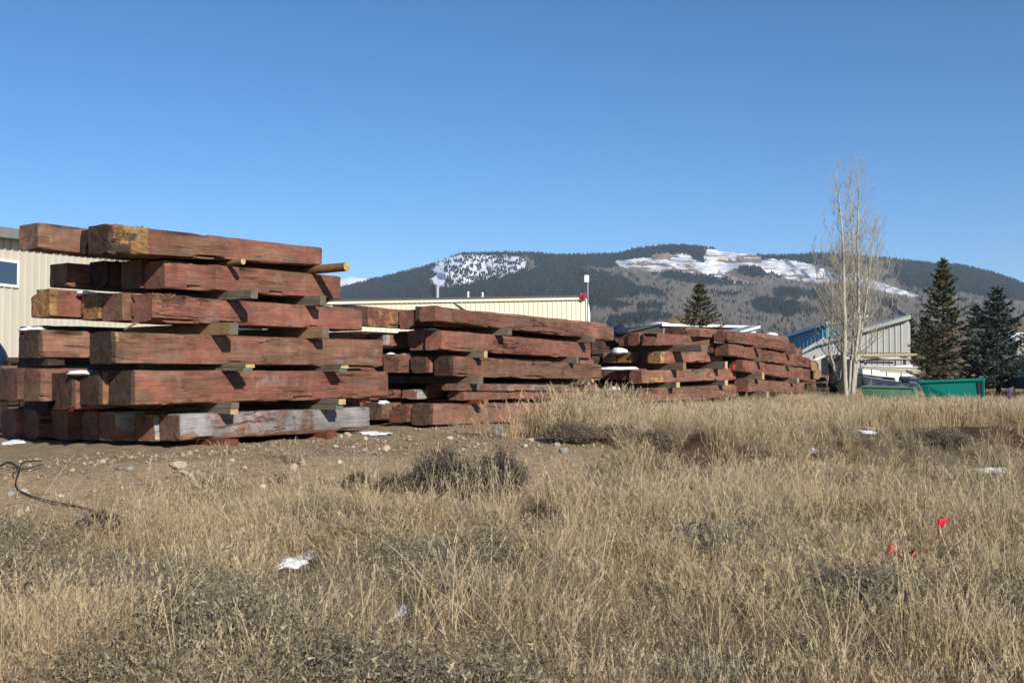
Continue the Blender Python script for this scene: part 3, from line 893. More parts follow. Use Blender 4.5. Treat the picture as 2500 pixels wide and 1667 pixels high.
spacer(S1, 790, 830, '5a', '6a', 'right lower board of the pair above the bottom course, green end', 996, .14, M_SP_GREY, M_SP_GREEN, (0, .5))
def bearer(pl, xa, xe, below, label, y):
    A = pl.hit(xa, y); z = float(H(A.x, A.y)) - .12
    o = spacer(pl, xa, xe, below, z, label, y, .20, M_SP_RED, M_SP_RED, back=2.4)
    o.name = 'bearer_block'; o['category'] = 'bearer block'; del o['group']
    return o
bearer(S1, 530, 568, '6a', 'rust red block on the ground under the left half of the nearest stack', 1085)
bearer(S1, 788, 812, '6a', 'rust red block on the ground under the right half of the nearest stack', 1060)

# second stack
T('7a', S2, (1064,746,784), (1499,801,832), -.15, 'long dark weathered top timber of the second stack, sloping down right', .36, [('d',.06,.80,.0,1,.42)], ends=(.3,.2))
T('7b', S2, (1052,747,795), 5.5, .24, 'top timber of the second stack with a black square end', .36, ends=(.85,.2))
T('7c', S2, (1014,755,802), 5.5, .63, 'top timber of the second stack with a pink end cracked across', .38, ends=(.0,.2))
T('7d', S2, (852,744,792), 7.0, 1.05, 'top timber of the second stack split lengthwise with orange wood', .38, [('f',.05,.4,0,.9,.46),('d',0,.06,0,1,.5)], ends=(.8,.2))
T('8a', S2, (1079,806,854), (1442,838,876), .0, 'second course front timber of the second stack, warm tan stained face', .37, [('f',0,.5,.1,.9,.2)], ends=(.15,.2))
T('8b', S2, (1038,805,855), 5.6, .42, 'second course timber of the second stack with half shaded red end', .40, ends=(.15,.2))
T('8c', S2, (1010,808,850), 5.4, .86, 'second course timber inside the second stack, in shade', .38)
T('8d', S2, (936,812,850), 5.6, 1.28, 'second course timber of the second stack with dark tapering end and white mark', .36, [('g',0,.02,.2,1,.9)], ends=(.5,.2))
T('8e', S2, (800,810,832), 6.4, 1.70, 'thin flaking red timber showing just right of the nearest stack', .34, chip=.03)
T('9a', S2, (1099,869,918), (1468,890,928), .0, 'third course front timber of the second stack with a black end and knots', .37, ends=(.9,.2), chip=.02)
T('9b', S2, (1040,871,911), 5.6, .42, 'third course timber of the second stack with dark end and chipped corner', .36, [('f',0,.02,0,.6,.4)], ends=(.8,.2))
T('9c', S2, (974,864,910), 5.6, .84, 'third course timber of the second stack with half lit brown end', .36, ends=(.2,.2))
T('9d', S2, (952,864,908), 5.6, 1.24, 'third course timber of the second stack with only a red top corner lit', .38, ends=(.1,.2))
T('10a', S2, (1118,936,954), (1459,939,956), .0, 'upper thin plank like timber in the fourth course of the second stack', .36, [('g',.1,.75,.1,.9,.40)], ends=(.3,.2))
T('10b', S2, (1132,957,977), (1466,957,971), -.02, 'lower thin timber in the fourth course of the second stack, pinkish', .37, [('f',0,.06,0,1,.4)], ends=(.1,.2))
T('10c', S2, (1078,937,954), 5.4, .42, 'thin timber with three notched pieces at its end, fourth course', .36, [('f',0,.02,0,1,.5)], ends=(.2,.2))
T('10d', S2, (1020,951,974), 5.2, .84, 'fourth course timber of the second stack with a whitewashed end', .36, [('g',0,.05,0,1,.9)], ends=(.0,.2))
T('10e', S2, (952,951,972), 5.4, 1.26, 'short reddish timber end right of the biggest front timber', .36, ends=(.0,.2))
T('11a', S2, (1049,986,1039), (1450,981,1024), .0, 'bottom course front timber of the second stack, brown, in tall grass at right', .40, [('f',.25,.32,.3,.7,.35)], ends=(.75,.2))
T('11b', S2, (994,1000,1032), 5.0, .43, 'bottom course timber with a small rounded square end facing the camera', .40, ends=(.4,.2), chip=.02)
T('11c', S2, (1000,987,1030), 5.0, .86, 'bottom course timber of the second stack behind the rounded end', .40, ends=(.3,.2))
T('11d', S2, (925,984,1024), 5.2, 1.29, 'bottom course timber of the second stack with slanting dark end', .40, ends=(.6,.2), slant=-.12)
T('11e', S2, (860,982,1022), 5.4, 1.72, 'bottom course timber of the second stack behind the grey one', .40, ends=(.5,.2))
spacer(S2, 1212, 1245, '7a', '8a', 'left grey board under the top timber of the second stack', 810, .16, M_SP_GREY, M_SP_GREY)
spacer(S2, 1415, 1450, '7a', '8a', 'right grey board under the top timber of the second stack', 832, .16, M_SP_GREY, M_SP_GREY)
spacer(S2, 1160, 1186, '8a', '9a', 'board with a yellow end above the third course of the second stack', 866, .13, M_SP_GREY, M_SP_END)
spacer(S2, 1390, 1410, '8a', '9a', 'right board above the third course of the second stack', 879, .13, M_SP_GREY, M_SP_GREY)
spacer(S2, 1150, 1175, '9a', '10a', 'grey board above the thin planks of the second stack', 928, .14, M_SP_GREY, M_SP_GREY)
spacer(S2, 1418, 1447, '9a', '10a', 'upper board with a yellow end above the thin planks at right', 930, .12, M_SP_GREY, M_SP_END, (.5, 1))
spacer(S2, 1412, 1438, '9a', '10a', 'lower board with a yellow end above the thin planks at right', 936, .12, M_SP_GREY, M_SP_END, (0, .5))
spacer(S2, 1155, 1187, '10b', '11a', 'reddish board under the thin planks of the second stack', 982, .16, M_SP_RED, M_SP_TAN)
spacer(S2, 1412, 1437, '10b', '11a', 'board with yellow end under the thin planks, in the grass tops', 976, .14, M_SP_GREY, M_SP_END)
bearer(S2, 1150, 1184, '11a', 'rust red block on the ground under the second stack, beside a boulder', 1045)
bearer(S2, 1380, 1400, '11a', 'rust red block under the second stack hidden by tall grass', 1035)

# third stack
T('12a', S3, (1603,814,843), (1743,821,846), -.05, 'short warped top timber of the third stack with slanted left end', .42, ends=(.2,.2), slant=-.22)
T('12b', S3, (1590,813,843), 3.0, .40, 'top timber of the third stack in shade behind the warped one', .36)
T('12c', S3, (1560,811,844), 3.2, .80, 'top timber of the third stack with a thin lit edge', .36, ends=(.3,.2))
T('12d', S3, (1535,814,845), 3.4, 1.2, 'top timber of the third stack at its left, in shade', .36, ends=(.3,.2))
T('13a', S3, (1612,858,887), (1765,858,883), .05, 'second course front timber of the third stack with a yellow left end', .42, [('f',0,.10,0,1,.5),('E',0,0,.8)], ends=(0,.2))
T('13b', S3, (1591,858,887), 3.4, .48, 'second course timber of the third stack with a brown end', .38, ends=(.2,.2))
T('13c', S3, (1538,858,886), 3.6, .92, 'yellow ended timber under the snow cap, right one of two', .46, [('E',0,0,.8),('f',0,.02,0,1,.6)], ends=(0,.2))
T('13d', S3, (1500,858,886), 3.8, 1.40, 'yellow ended timber under the snow cap, left one of two', .42, [('E',0,0,.95),('f',0,.02,0,1,.7)], ends=(0,.2))
T('14a', S3, (1567,905,936), (1797,898,927), .0, 'third course front timber of the third stack with torn orange wood', .42, [('f',0,.22,0,.45,.62)], ends=(.2,.2))
T('14b', S3, (1532,900,928), 3.8, .50, 'third course timber of the third stack with snow on top', .38, ends=(.3,.2))
T('14c', S3, (1500,898,926), 3.8, .92, 'third course timber of the third stack beside the second stack', .38, ends=(.2,.2))
T('14d', S3, (1470,898,926), 3.8, 1.34, 'third course timber of the third stack behind the second stack', .38, ends=(.2,.2))
T('15a', S3, (1563,948,982), (1799,938,970), .0, 'fourth course front timber of the third stack with one long crack', .42, ends=(.35,.2))
T('15b', S3, (1530,950,984), 3.8, .46, 'fourth course timber of the third stack with a bright red end', .42, ends=(.0,.2))
T('15c', S3, (1490,952,982), 3.8, .92, 'fourth course timber of the third stack behind the red end', .40)
T('16a', S3, (1575,994,1024), (1812,978,1008), .0, 'bottom timber of the third stack, half buried in dry grass', .42, ends=(.2,.2))
T('16b', S3, (1530,994,1024), 3.8, .46, 'bottom course timber of the third stack behind the grass', .42, ends=(.2,.2))
spacer(S3, 1652, 1720, '12a', '13a', 'grey plank under the warped top timber of the third stack', 852, .3, M_SP_GREY, M_SP_GREY)
spacer(S3, 1745, 1780, '12a', '13a', 'right grey plank sticking out under the warped timber', 852, .2, M_SP_GREY, M_SP_TAN)
spacer(S3, 1642, 1671, '13a', '14a', 'left board above the torn orange timber', 892, .14, M_SP_GREY, M_SP_TAN)
spacer(S3, 1744, 1773, '13a', '14a', 'right board above the torn orange timber', 890, .14, M_SP_GREY, M_SP_END)
spacer(S3, 1632, 1655, '14a', '15a', 'left yellow ended board above the cracked timber of the third stack', 938, .16, M_SP_GREY, M_SP_END)
spacer(S3, 1756, 1773, '14a', '15a', 'right yellow ended board above the cracked timber of the third stack', 932, .16, M_SP_GREY, M_SP_END)
spacer(S3, 1640, 1660, '15a', '16a', 'left yellow ended board above the grass of the third stack', 985, .16, M_SP_GREY, M_SP_END)
spacer(S3, 1758, 1774, '15a', '16a', 'right yellow ended board above the grass of the third stack', 974, .16, M_SP_GREY, M_SP_END)

# fourth stack
T('17a', S4, (1776,806,834), (1942,838,860), -.05, 'top front timber of the fourth stack with rough split bark like face', .40, [('d',.05,.35,0,.7,.35),('d',.9,1,0,1,.4)], ends=(.3,.4), chip=.03)
T('17b', S4, (1708,804,822), 6.2, .42, 'top timber of the fourth stack in front of the brown shed, reddish', .38, ends=(.4,.2))
T('17c', S4, (1672,797,822), 6.0, .84, 'dark top timber end in front of the brown shed wall', .38, ends=(.6,.2))
T('17d', S4, (1652,798,824), 6.0, 1.26, 'dark top timber end farthest left in front of the brown shed', .38, ends=(.6,.2))
T('18a', S4, (1778,838,868), (1977,873,898), .0, 'second course front timber of the fourth stack, split along its middle', .40, [('d',.1,.5,.45,.6,.5),('d',.8,1,0,1,.35)], ends=(.4,.4), chip=.02)
T('18b', S4, (1740,836,862), 5.8, .44, 'second course timber of the fourth stack behind the split one', .38, ends=(.3,.2))
T('18c', S4, (1700,836,862), 5.8, .86, 'second course timber of the fourth stack inside the stack', .38, ends=(.3,.2))
T('19a', S4, (1812,878,906), (1978,901,931), .0, 'third course front timber of the fourth stack, behind a red tag', .40, [('d',.88,1,0,1,.5)], ends=(.45,.4))
T('19b', S4, (1780,880,910), 5.4, .44, 'third course timber of the fourth stack, dark end', .38, ends=(.5,.2))
T('20a', S4, (1827,924,956), (1963,936,962), .0, 'fourth course front timber of the fourth stack with a brown end', .44, ends=(.4,.2))
T('20b', S4, (1795,926,956), 5.0, .48, 'fourth course timber of the fourth stack behind the brown end', .40, ends=(.3,.2))
T('21a', S4, (1835,969,1002), (1925,972,998), .0, 'bottom timber of the fourth stack behind tall grass', .42, ends=(.3,.2))
T('21b', S4, (1800,970,1002), 4.6, .46, 'bottom course timber of the fourth stack at its left', .42, ends=(.3,.2))
spacer(S4, 1842, 1880, '17a', '18a', 'left round stick under the rough top timber of the fourth stack', 842, .2, M_SP_GREY, M_SP_GREY)
spacer(S4, 1920, 1948, '17a', '18a', 'right round stick under the rough top timber of the fourth stack', 858, .2, M_SP_GREY, M_SP_TAN)
spacer(S4, 1848, 1878, '18a', '19a', 'left grey board between split and tagged timbers', 878, .2, M_SP_GREY, M_SP_GREY)
spacer(S4, 1920, 1942, '18a', '19a', 'right grey board between split and tagged timbers', 894, .2, M_SP_GREY, M_SP_GREY)
spacer(S4, 1843, 1863, '19a', '20a', 'left yellow ended board of the fourth stack', 915, .2, M_SP_GREY, M_SP_END)
spacer(S4, 1930, 1948, '19a', '20a', 'right yellow ended board of the fourth stack', 930, .2, M_SP_GREY, M_SP_END)
spacer(S4, 1850, 1874, '20a', '21a', 'lowest yellow ended board of the fourth stack', 962, .2, M_SP_GREY, M_SP_END)

# far small pile beside the bare trees
T('22a', S5, (1962,923,935), (2021,920,932), .0, 'upper thin timber of the small pile beside the bare trees', .40, [('f',0,1,.7,1,.5)], ends=(.3,.2))
T('22b', S5, (1964,938,950), (2022,934,946), .0, 'middle timber of the small pile beside the bare trees', .42, ends=(.2,.2))
T('22c', S5, (1952,953,966), (2025,949,963), .0, 'lower timber of the small pile beside the bare trees', .42, ends=(.2,.2))
T('22d', S5, (1950,967,985), (2026,965,983), .0, 'lowest timber of the small pile beside the bare trees, in grass', .42, ends=(.2,.2))

def logend(px, py, d, r, label):
    mb = MB(); pl = S5; c = at(px, py, d)
    rs = random.Random(px); n = 14
    rr = [r * rs.uniform(.88, 1.08) for _ in range(n)]
    vs = []
    for y in (0, .25, .6, 1.1):
        for k in range(n):
            a = 6.283 * k / n; vs.append((rr[k] * math.cos(a), y + rs.uniform(-.01, .01), rr[k] * math.sin(a)))
    fs = [(i*n+k, i*n+(k+1)%n, (i+1)*n+(k+1)%n, (i+1)*n+k) for i in range(3) for k in range(n)]
    mb.add(vs, fs, 0); mb.add(vs[:n], [tuple(range(n-1,-1,-1))], 1); mb.add(vs[-n:], [tuple(range(n))], 1)
    o = mb.build('log', [M_SP_GREY, M_SP_TAN], loc=c, rot=(0, 0, .5))
    tag(o, label, 'log')
logend(1988, 892, 36.5, .21, 'yellowish round log end behind the right end of the fourth stack')
logend(1994, 912, 37, .22, 'paler round log end lying below the yellowish one')

# loose details on the stacks
def splinters(pl, x0, x1, y0, y1, off, n, mat, parent, lmin=.03, lmax=.11):
    mb = MB(); rs = random.Random(int(x0)); inv = parent.matrix_world.inverted()
    for i in range(n):
        p = pl.hit(rs.uniform(x0, x1), rs.uniform(y0, y1), off + rs.uniform(-.02, .06))
        d = Vector((rs.uniform(-1, 1), rs.uniform(-1.2, .2), rs.uniform(-.8, .8))).normalized()
        L = rs.uniform(lmin, lmax); t = rs.uniform(.004, .010)
        q = d.cross(Vector((rs.random(), rs.random(), rs.random()))).normalized() * t; q2 = d.cross(q).normalized() * t
        mb.add([inv @ (p - q), inv @ (p + q), inv @ (p + q2), inv @ (p + d * L)], [(0,1,3),(1,2,3),(2,0,3)])
    me = mb.mesh('splinters', mat)
    o = link('splinters', me, parent); tag(o, kind='stuff')
splinters(S1, 278, 366, 554, 610, -.10, 420, M_SP_TAN, TIM['1a']['o'], .02, .055)
splinters(S1, 285, 350, 554, 606, -.10, 260, M_SP_GREY, TIM['1a']['o'], .02, .05)
splinters(S1, 372, 430, 716, 738, .0, 160, M_SP_TAN, TIM['3a']['o'], .02, .05)
splinters(S1, 172, 178, 990, 1004, .95, 60, M_SP_RED, TIM['5c']['o'], .02, .05)
splinters(S4, 1780, 1830, 808, 832, -.05, 120, M_SP_RED, TIM['17a']['o'], .03, .08)

def stick(name, p0, p1, r, mat, label, cat, n=5, mids=()):
    mb = MB(); pts = [p0, *mids, p1]
    c = Vector(p0); pts = [Vector(p) - c for p in pts]
    k = len(pts); mb.tube(pts, [r * (1 - .55 * i / (k - 1)) for i in range(k)], n)
    return tag(mb.build(name, mat, loc=c, smooth=True), label, cat)
stick('wood_splinter', S1.hit(336, 786, -.05), S1.hit(302, 806, -.02), .018, M_SP_POLE, 'orange splinter hanging below the whitewashed third course timber', 'splinter')
for i, (a, b, lab) in enumerate((((1106,740,-.3),(1138,762,0.05),'upper dark twig sticking out above the long weathered top timber'), ((1112,741,-.25),(1140,762,0.0),'lower dark twig sticking out above the long weathered top timber'))):
    stick('twig', S2.hit(b[0], b[1], b[2]), S2.hit(a[0], a[1], a[2]), .022, M_SP_GREY, lab, 'twig')
m_tag = simple('red_plastic', (0.55, 0.012, 0.018), .45, var=.25, scale=8)
mb = MB(); mb.box(-.035, .035, -.003, .003, -.05, .05); mb.box(-.03, .035, -.009, -.004, -.10, -.055)
tag(mb.build('red_tag', m_tag, loc=at(1792, 893, 27.5), rot=(0, 0, .6)), 'small bright red plastic tag hanging on the fourth stack', 'tag')

# rear stacks closing the gaps; a full dark zone paints their shade
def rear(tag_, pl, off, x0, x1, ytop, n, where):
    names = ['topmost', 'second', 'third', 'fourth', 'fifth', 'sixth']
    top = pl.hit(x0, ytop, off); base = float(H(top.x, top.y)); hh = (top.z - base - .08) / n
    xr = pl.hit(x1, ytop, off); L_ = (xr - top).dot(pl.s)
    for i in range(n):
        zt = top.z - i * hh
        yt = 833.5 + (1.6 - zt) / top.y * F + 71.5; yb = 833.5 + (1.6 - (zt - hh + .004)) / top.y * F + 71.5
        T(f'{tag_}{i}b', pl, (x0, yt, yb), L_, off, f'{names[i]} timber of the shade-painted rear stack seen through gaps {where}', .9, [('d',0,1,0,1,.8)], ends=(1,.3))
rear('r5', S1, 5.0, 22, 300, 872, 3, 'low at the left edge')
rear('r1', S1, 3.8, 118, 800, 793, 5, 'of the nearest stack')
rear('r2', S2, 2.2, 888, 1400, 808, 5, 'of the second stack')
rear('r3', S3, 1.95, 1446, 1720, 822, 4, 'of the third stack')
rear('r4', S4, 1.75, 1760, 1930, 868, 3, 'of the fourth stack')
# ------------------------------------------------------------------ buildings
def ground_hit(px, py):
    r_ = raydir(px, py); d = np.arange(4, 60, .04); k = d / r_.y
    h = H(r_.x * k, r_.y * k); w_ = np.nonzero(CAMZ + r_.z * k <= h)[0]
    if len(w_): i = w_[0]; return Vector((r_.x * k[i], r_.y * k[i], float(h[i])))
    return at(px, py, 30)
M_CREAM = simple('cream_metal', (0.60, 0.56, 0.43), .55, var=.04, scale=.6)
M_CREAM_L = simple('cream_metal_left', (0.53, 0.495, 0.405), .55, var=.05, scale=.5)
M_DARKTRIM = simple('dark_bronze_trim', (0.075, 0.068, 0.062), .5, var=.1)
M_GREYTRIM = simple('grey_trim', (0.20, 0.20, 0.195), .5, var=.1)
M_WHITE = simple('white_paint', (0.74, 0.74, 0.72), .5, var=.05)
M_GALV = simple('galvanised_steel', (0.48, 0.50, 0.52), .4, .6, var=.12)
M_BROWNMETAL = simple('brown_siding', (0.22, 0.16, 0.145), .6, var=.08)
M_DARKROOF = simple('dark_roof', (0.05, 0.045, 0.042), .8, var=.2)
M_BLUE = simple('blue_siding', (0.15, 0.36, 0.50), .5, var=.08)
M_BLUETRIM = simple('light_blue_trim', (0.28, 0.47, 0.60), .5, var=.05)
M_GREYROOF = simple('grey_green_metal_roof', (0.30, 0.35, 0.34), .45, var=.06, spec=.4)
M_LILACROOF = simple('pale_lilac_roof', (0.42, 0.43, 0.50), .5, var=.06)
M_PALE = simple('pale_grey_siding', (0.43, 0.43, 0.38), .6, var=.05)
M_TIRE = simple('black_rubber', (0.02, 0.02, 0.02), .8)
M_TRUCKBLUE = simple('dark_blue_paint', (0.012, 0.025, 0.065), .3, spec=.5, var=.2)
M_TEAL = simple('teal_dumpster_paint', (0.003, 0.165, 0.125), .5, var=.16, scale=1.2)
M_STEELDARK = simple('dark_opening_shade', (0.03, 0.03, 0.032), .5)
M_YELLOWWOOD = simple('pale_ladder_wood', (0.46, 0.34, 0.17), .7)
M_REDLAMP = simple('red_plastic_lamp', (0.42, 0.03, 0.03), .4)
def mat_glass():
    m = NT('window_glass'); m.base((0.02, 0.03, 0.05)); m.p.inputs['Roughness'].default_value = .06
    m.p.inputs['Specular IOR Level'].default_value = 1.0; m.p.inputs['IOR'].default_value = 1.9
    return m.mat
M_GLASS = mat_glass()
def mat_oldgreen():
    m = NT('worn_green_paint'); v = m.obj(rnd=False)
    n = m.noise(v, 1.3, 6, .7); r = m.noise(v, 2.2, 8, .75, .5)
    c = m.mix(m.ramp(n, .35, .65), (0.055, 0.125, 0.075), (0.115, 0.20, 0.125))
    c = m.mix(m.ramp(r, .60, .66, 0, .85), c, (0.30, 0.19, 0.11)); m.base(c); return m.mat
M_OLDGREEN = mat_oldgreen()

class Wall:
    """upright wall plane from pixel column xa at distance da to xb at db; local x along the wall, z up, y into the building"""
    def __init__(s, xa, da, xb, db, y=905):
        a = at(xa, y, da); b = at(xb, y, db)
        s.o = Vector((a.x, a.y, 0)); v = Vector((b.x - a.x, b.y - a.y, 0)); s.len = v.length; s.s = v.normalized()
        s.e = Vector((-s.s.y, s.s.x, 0)); s.rz = math.atan2(s.s.y, s.s.x)
    def loc(s, x, y, off=0.0):
        r = raydir(x, y); P0 = s.o + s.e * off
        t = s.e.dot(P0) / s.e.dot(r); p = Vector((0, 0, CAMZ)) + r * t
        return (p - s.o).dot(s.s), p.z
    def gz(s): return float(H(s.o.x + s.s.x * s.len / 2, s.o.y + s.s.y * s.len / 2)) - 0.3

def strip_panels(root, wall, x0, x1, zb, ztop, step, mat, rib=.05, thick=.04, name='siding_panel'):
    """ribbed metal sheets, each an object of its own; ztop(x) gives the upper edge"""
    n = max(1, int(round((x1 - x0) / step))); st = (x1 - x0) / n
    share = {}
    for i in range(n):
        a = x0 + i * st; za, zc = ztop(a), ztop(a + st)
        key = (round(za, 2), round(zc - za, 3)) 
        if key not in share:
            mb = MB(); g = .006
            mb.hexa([(0,0,zb),(st-g,0,zb),(st-g,thick,zb),(0,thick,zb),(0,0,za),(st-g,0,zc),(st-g,thick,zc),(0,thick,za)])
            mb.hexa([(0,-rib,zb),(rib*1.0,-rib,zb),(rib*1.5,0,zb),(0,0,zb),(0,-rib,za),(rib,-rib,za),(rib*1.5,0,za),(0,0,za)])
            share[key] = mb.mesh(name, mat)
        link(name, share[key], root, (a, 0, 0))

def window(root, x0, x1, z0, z1, mat=None, t=.07, mull=False):
    mb = MB()
    mb.box(x0, x1, -.07, .0, z0, z0+t); mb.box(x0, x1, -.07, .0, z1-t, z1)
    mb.box(x0, x0+t, -.07, .0, z0+t, z1-t); mb.box(x1-t, x1, -.07, .0, z0+t, z1-t)
    if mull: mb.box((x0+x1)/2-t/2, (x0+x1)/2+t/2, -.065, 0, z0+t, z1-t)
    f = mb.build('window', mat or M_WHITE, root)
    mb = MB(); mb.box(x0+t, x1-t, -.058, -.045, z0+t, z1-t); mb.build('pane', M_GLASS, f)
    return f

# cream building at the left edge
w = Wall(-420, 26, 900, 58)
gz = w.gz()
r = empty('metal_building', (w.o.x, w.o.y, 0), 'cream ribbed metal building at the left edge behind the nearest stack', 'building', rz=w.rz)
xa, za = w.loc(0, 583); xb, zb_ = w.loc(190, 604)
sl = (zb_ - za) / (xb - xa); xe = w.loc(560, 650)[0]
top = lambda x: za + sl * (x - xa)
strip_panels(r, w, 0, xe, gz, top, .305, M_CREAM_L)
mb = MB(); y0 = -.45
mb.hexa([(-.3,y0,top(0)),(xe+.3,y0,top(xe)),(xe+.3,.1,top(xe)),(-.3,.1,top(0)),(-.3,y0,top(0)+.32),(xe+.3,y0,top(xe)+.32),(xe+.3,.1,top(xe)+.32),(-.3,.1,top(0)+.32)])
mb.build('fascia', M_GREYTRIM, r)
mb = MB(); mb.hexa([(-.3,.1,top(0)+.26),(xe+.3,.1,top(xe)+.26),(xe+.3,9,top(xe)+1.2),(-.3,9,top(0)+1.2),(-.3,.1,top(0)+.36),(xe+.3,.1,top(xe)+.36),(xe+.3,9,top(xe)+1.3),(-.3,9,top(0)+1.3)])
mb.build('roof', M_GREYTRIM, r)
mb = MB(); mb.box(0, xe, 8.9, 9, gz, top(xe)); mb.box(-.02, .05, .05, 8.9, gz, top(xe)); mb.box(xe-.05, xe+.02, .05, 8.9, gz, top(xe)); mb.build('wall', M_CREAM_L, r)
wx0, wz1 = w.loc(-40, 632); wx1, wz0 = w.loc(43, 700)
window(r, wx0, wx1, w.loc(20, 701)[1], w.loc(20, 634)[1], M_WHITE, .09)

# long cream building between the stacks
w2 = Wall(640, 58, 1432, 61.5)
gz = w2.gz()
r = empty('metal_building', (w2.o.x, w2.o.y, 0), 'long low cream metal building behind the second stack, with roof pipes', 'building', rz=w2.rz)
za = w2.loc(800, 738)[1]; xa = w2.loc(800, 738)[0]; xb, zb_ = w2.loc(1425, 727); sl = (zb_ - za) / (xb - xa)
top2 = lambda x: za + sl * (x - xa)
xend = w2.loc(1429, 730)[0]
strip_panels(r, w2, 0, xend, gz, lambda x: top2(x) - .09, .298, M_CREAM, rib=.045)
mb = MB(); mb.hexa([(-.2,-.16,top2(0)-.13),(xend,-.16,top2(xend)-.13),(xend,.1,top2(xend)-.13),(-.2,.1,top2(0)-.13),(-.2,-.16,top2(0)+.05),(xend,-.16,top2(xend)+.05),(xend,.1,top2(xend)+.05),(-.2,.1,top2(0)+.05)])
mb.build('eave_trim', M_CREAM, r)
mb = MB(); mb.hexa([(-.2,-.22,top2(0)+.05),(xend+.02,-.22,top2(xend)+.05),(xend+.02,12,top2(xend)+.6),(-.2,12,top2(0)+.6),(-.2,-.22,top2(0)+.14),(xend+.02,-.22,top2(xend)+.14),(xend+.02,12,top2(xend)+.7),(-.2,12,top2(0)+.7)])
mb.build('roof', M_DARKTRIM, r)
mb = MB(); zt = top2(xend) - .05
mb.prism([(xend+.02, gz), (xend+.28, gz), (xend+.28, zt-.9), (xend+.22, zt-.45), (xend+.10, zt-.12), (xend+.02, zt)], -.1, 12)
mb.build('corner_trim', M_WHITE, r)
mb = MB(); mb.box(0, xend, 11.9, 12, gz, zt); mb.box(-.02, .04, .05, 11.9, gz, zt); mb.build('wall', M_CREAM, r)
def wpx(w, root, x0, x1, y0, y1, mat, t=.07, mull=False):
    a, z1 = w.loc(x0, y0); b, z0 = w.loc(x1, y1); return window(root, a, b, z0, z1, mat, t, mull)
wpx(w2, r, 1206, 1247, 763, 800, M_WHITE, .06)
wpx(w2, r, 792, 830, 808, 850, M_WHITE, .09, True)
for x, y0, y1, rad, mat, nm in ((1068, 696, 732, .10, M_GALV, 'flue'), (1143, 712, 730, .065, M_WHITE, 'vent_pipe'), (1178, 714, 730, .065, M_WHITE, 'vent_pipe')):
    a, z1 = w2.loc(x, y0, 2.0); a, z0 = w2.loc(x, y1 + 8, 2.0)
    mb = MB(); mb.tube([(a, 2, z0), (a, 2, z1)], rad, 12)
    if nm == 'flue': mb.tube([(a, 2, z1 - .06), (a, 2, z1 + .06)], rad * 1.35, 12)
    f = mb.build(nm, mat, r)
    if nm == 'flue':
        mb = MB(); mb.tube([(a - .22, 2, z0), (a - .22, 2, z1 - .1)], .035, 8); mb.build('flue_pipe', M_STEELDARK, f)
a, z1 = w2.loc(1423, 716, -.2); a2, z0 = w2.loc(1423, 729, -.2)
mb = MB(); mb.box(a-.18, a+.16, -.32, -.1, z0, z1); mb.tube([(a+.05, -.35, (z0+z1)/2), (a+.05, -.5, (z0+z1)/2-.05)], [.16,.13], 10); mb.build('red_lamp', M_REDLAMP, r)
a, z1 = w2.loc(1430, 688, -.1); _, z0 = w2.loc(1430, 800, -.1); _, zt = w2.loc(1430, 672, -.1)
rm = empty('antenna_mast', w2.o + w2.s * (a + .12) + w2.e * (-.15), 'thin mast with a white box antenna at the right corner of the cream building', 'antenna', rz=w2.rz)
mb = MB(); mb.tube([(0, 0, gz), (0, 0, z1)], .035, 8); mb.build('mast', M_GALV, rm)
mb = MB(); mb.box(-.22, .0, -.05, .05, z1-.02, zt); mb.box(.01, .06, -.06, .06, z1-.02, zt); mb.build('antenna_panel', M_WHITE, rm)
# a tilted dark roof just seen between the stacks, blue tarp bundle behind the second stack
M_TARP = simple('dark_blue_tarp', (0.012, 0.02, 0.05), .5, var=.4, scale=6, bump=.03)
def blob(name, c, size, mat, label, cat, seed=0, n=18, m=10, amp=.25, kind=None, squash=True, rz=0, fr=1.6):
    rs = np.random.default_rng(seed); vs = []; fs = []
    for i in range(m + 1):
        ph = math.pi * i / m
        for k in range(n):
            th = 2 * math.pi * k / n
            x, y, z = math.sin(ph) * math.cos(th), math.sin(ph) * math.sin(th), math.cos(ph)
            q = 1 + amp * (float(fbm(x * fr + seed * 3.1 + 9, y * fr + z * 1.3 + 20, 4, seed)) - .5) * 2
            if z < 0 and squash: z *= .5
            vs.append((x * q * size[0], y * q * size[1], z * q * size[2]))
    for i in range(m):
        for k in range(n): fs.append((i*n+k, (i+1)*n+k, (i+1)*n+(k+1)%n, i*n+(k+1)%n))
    me = np_mesh(name, vs, np.array(fs), mat, True)
    bm = bmesh.new(); bm.from_mesh(me); bmesh.ops.remove_doubles(bm, verts=bm.verts, dist=1e-4); bmesh.ops.recalc_face_normals(bm, faces=bm.faces); bm.to_mesh(me); bm.free()
    o = link(name, me, loc=c, rot=(0, 0, rz)); return tag(o, label, cat, kind=kind)
blob('blue_tarp', at(1513, 812, 27.5) , (.26, .25, .20), M_TARP, 'dark blue tarp bundle on top of the third stack', 'tarp', 3, amp=.35)

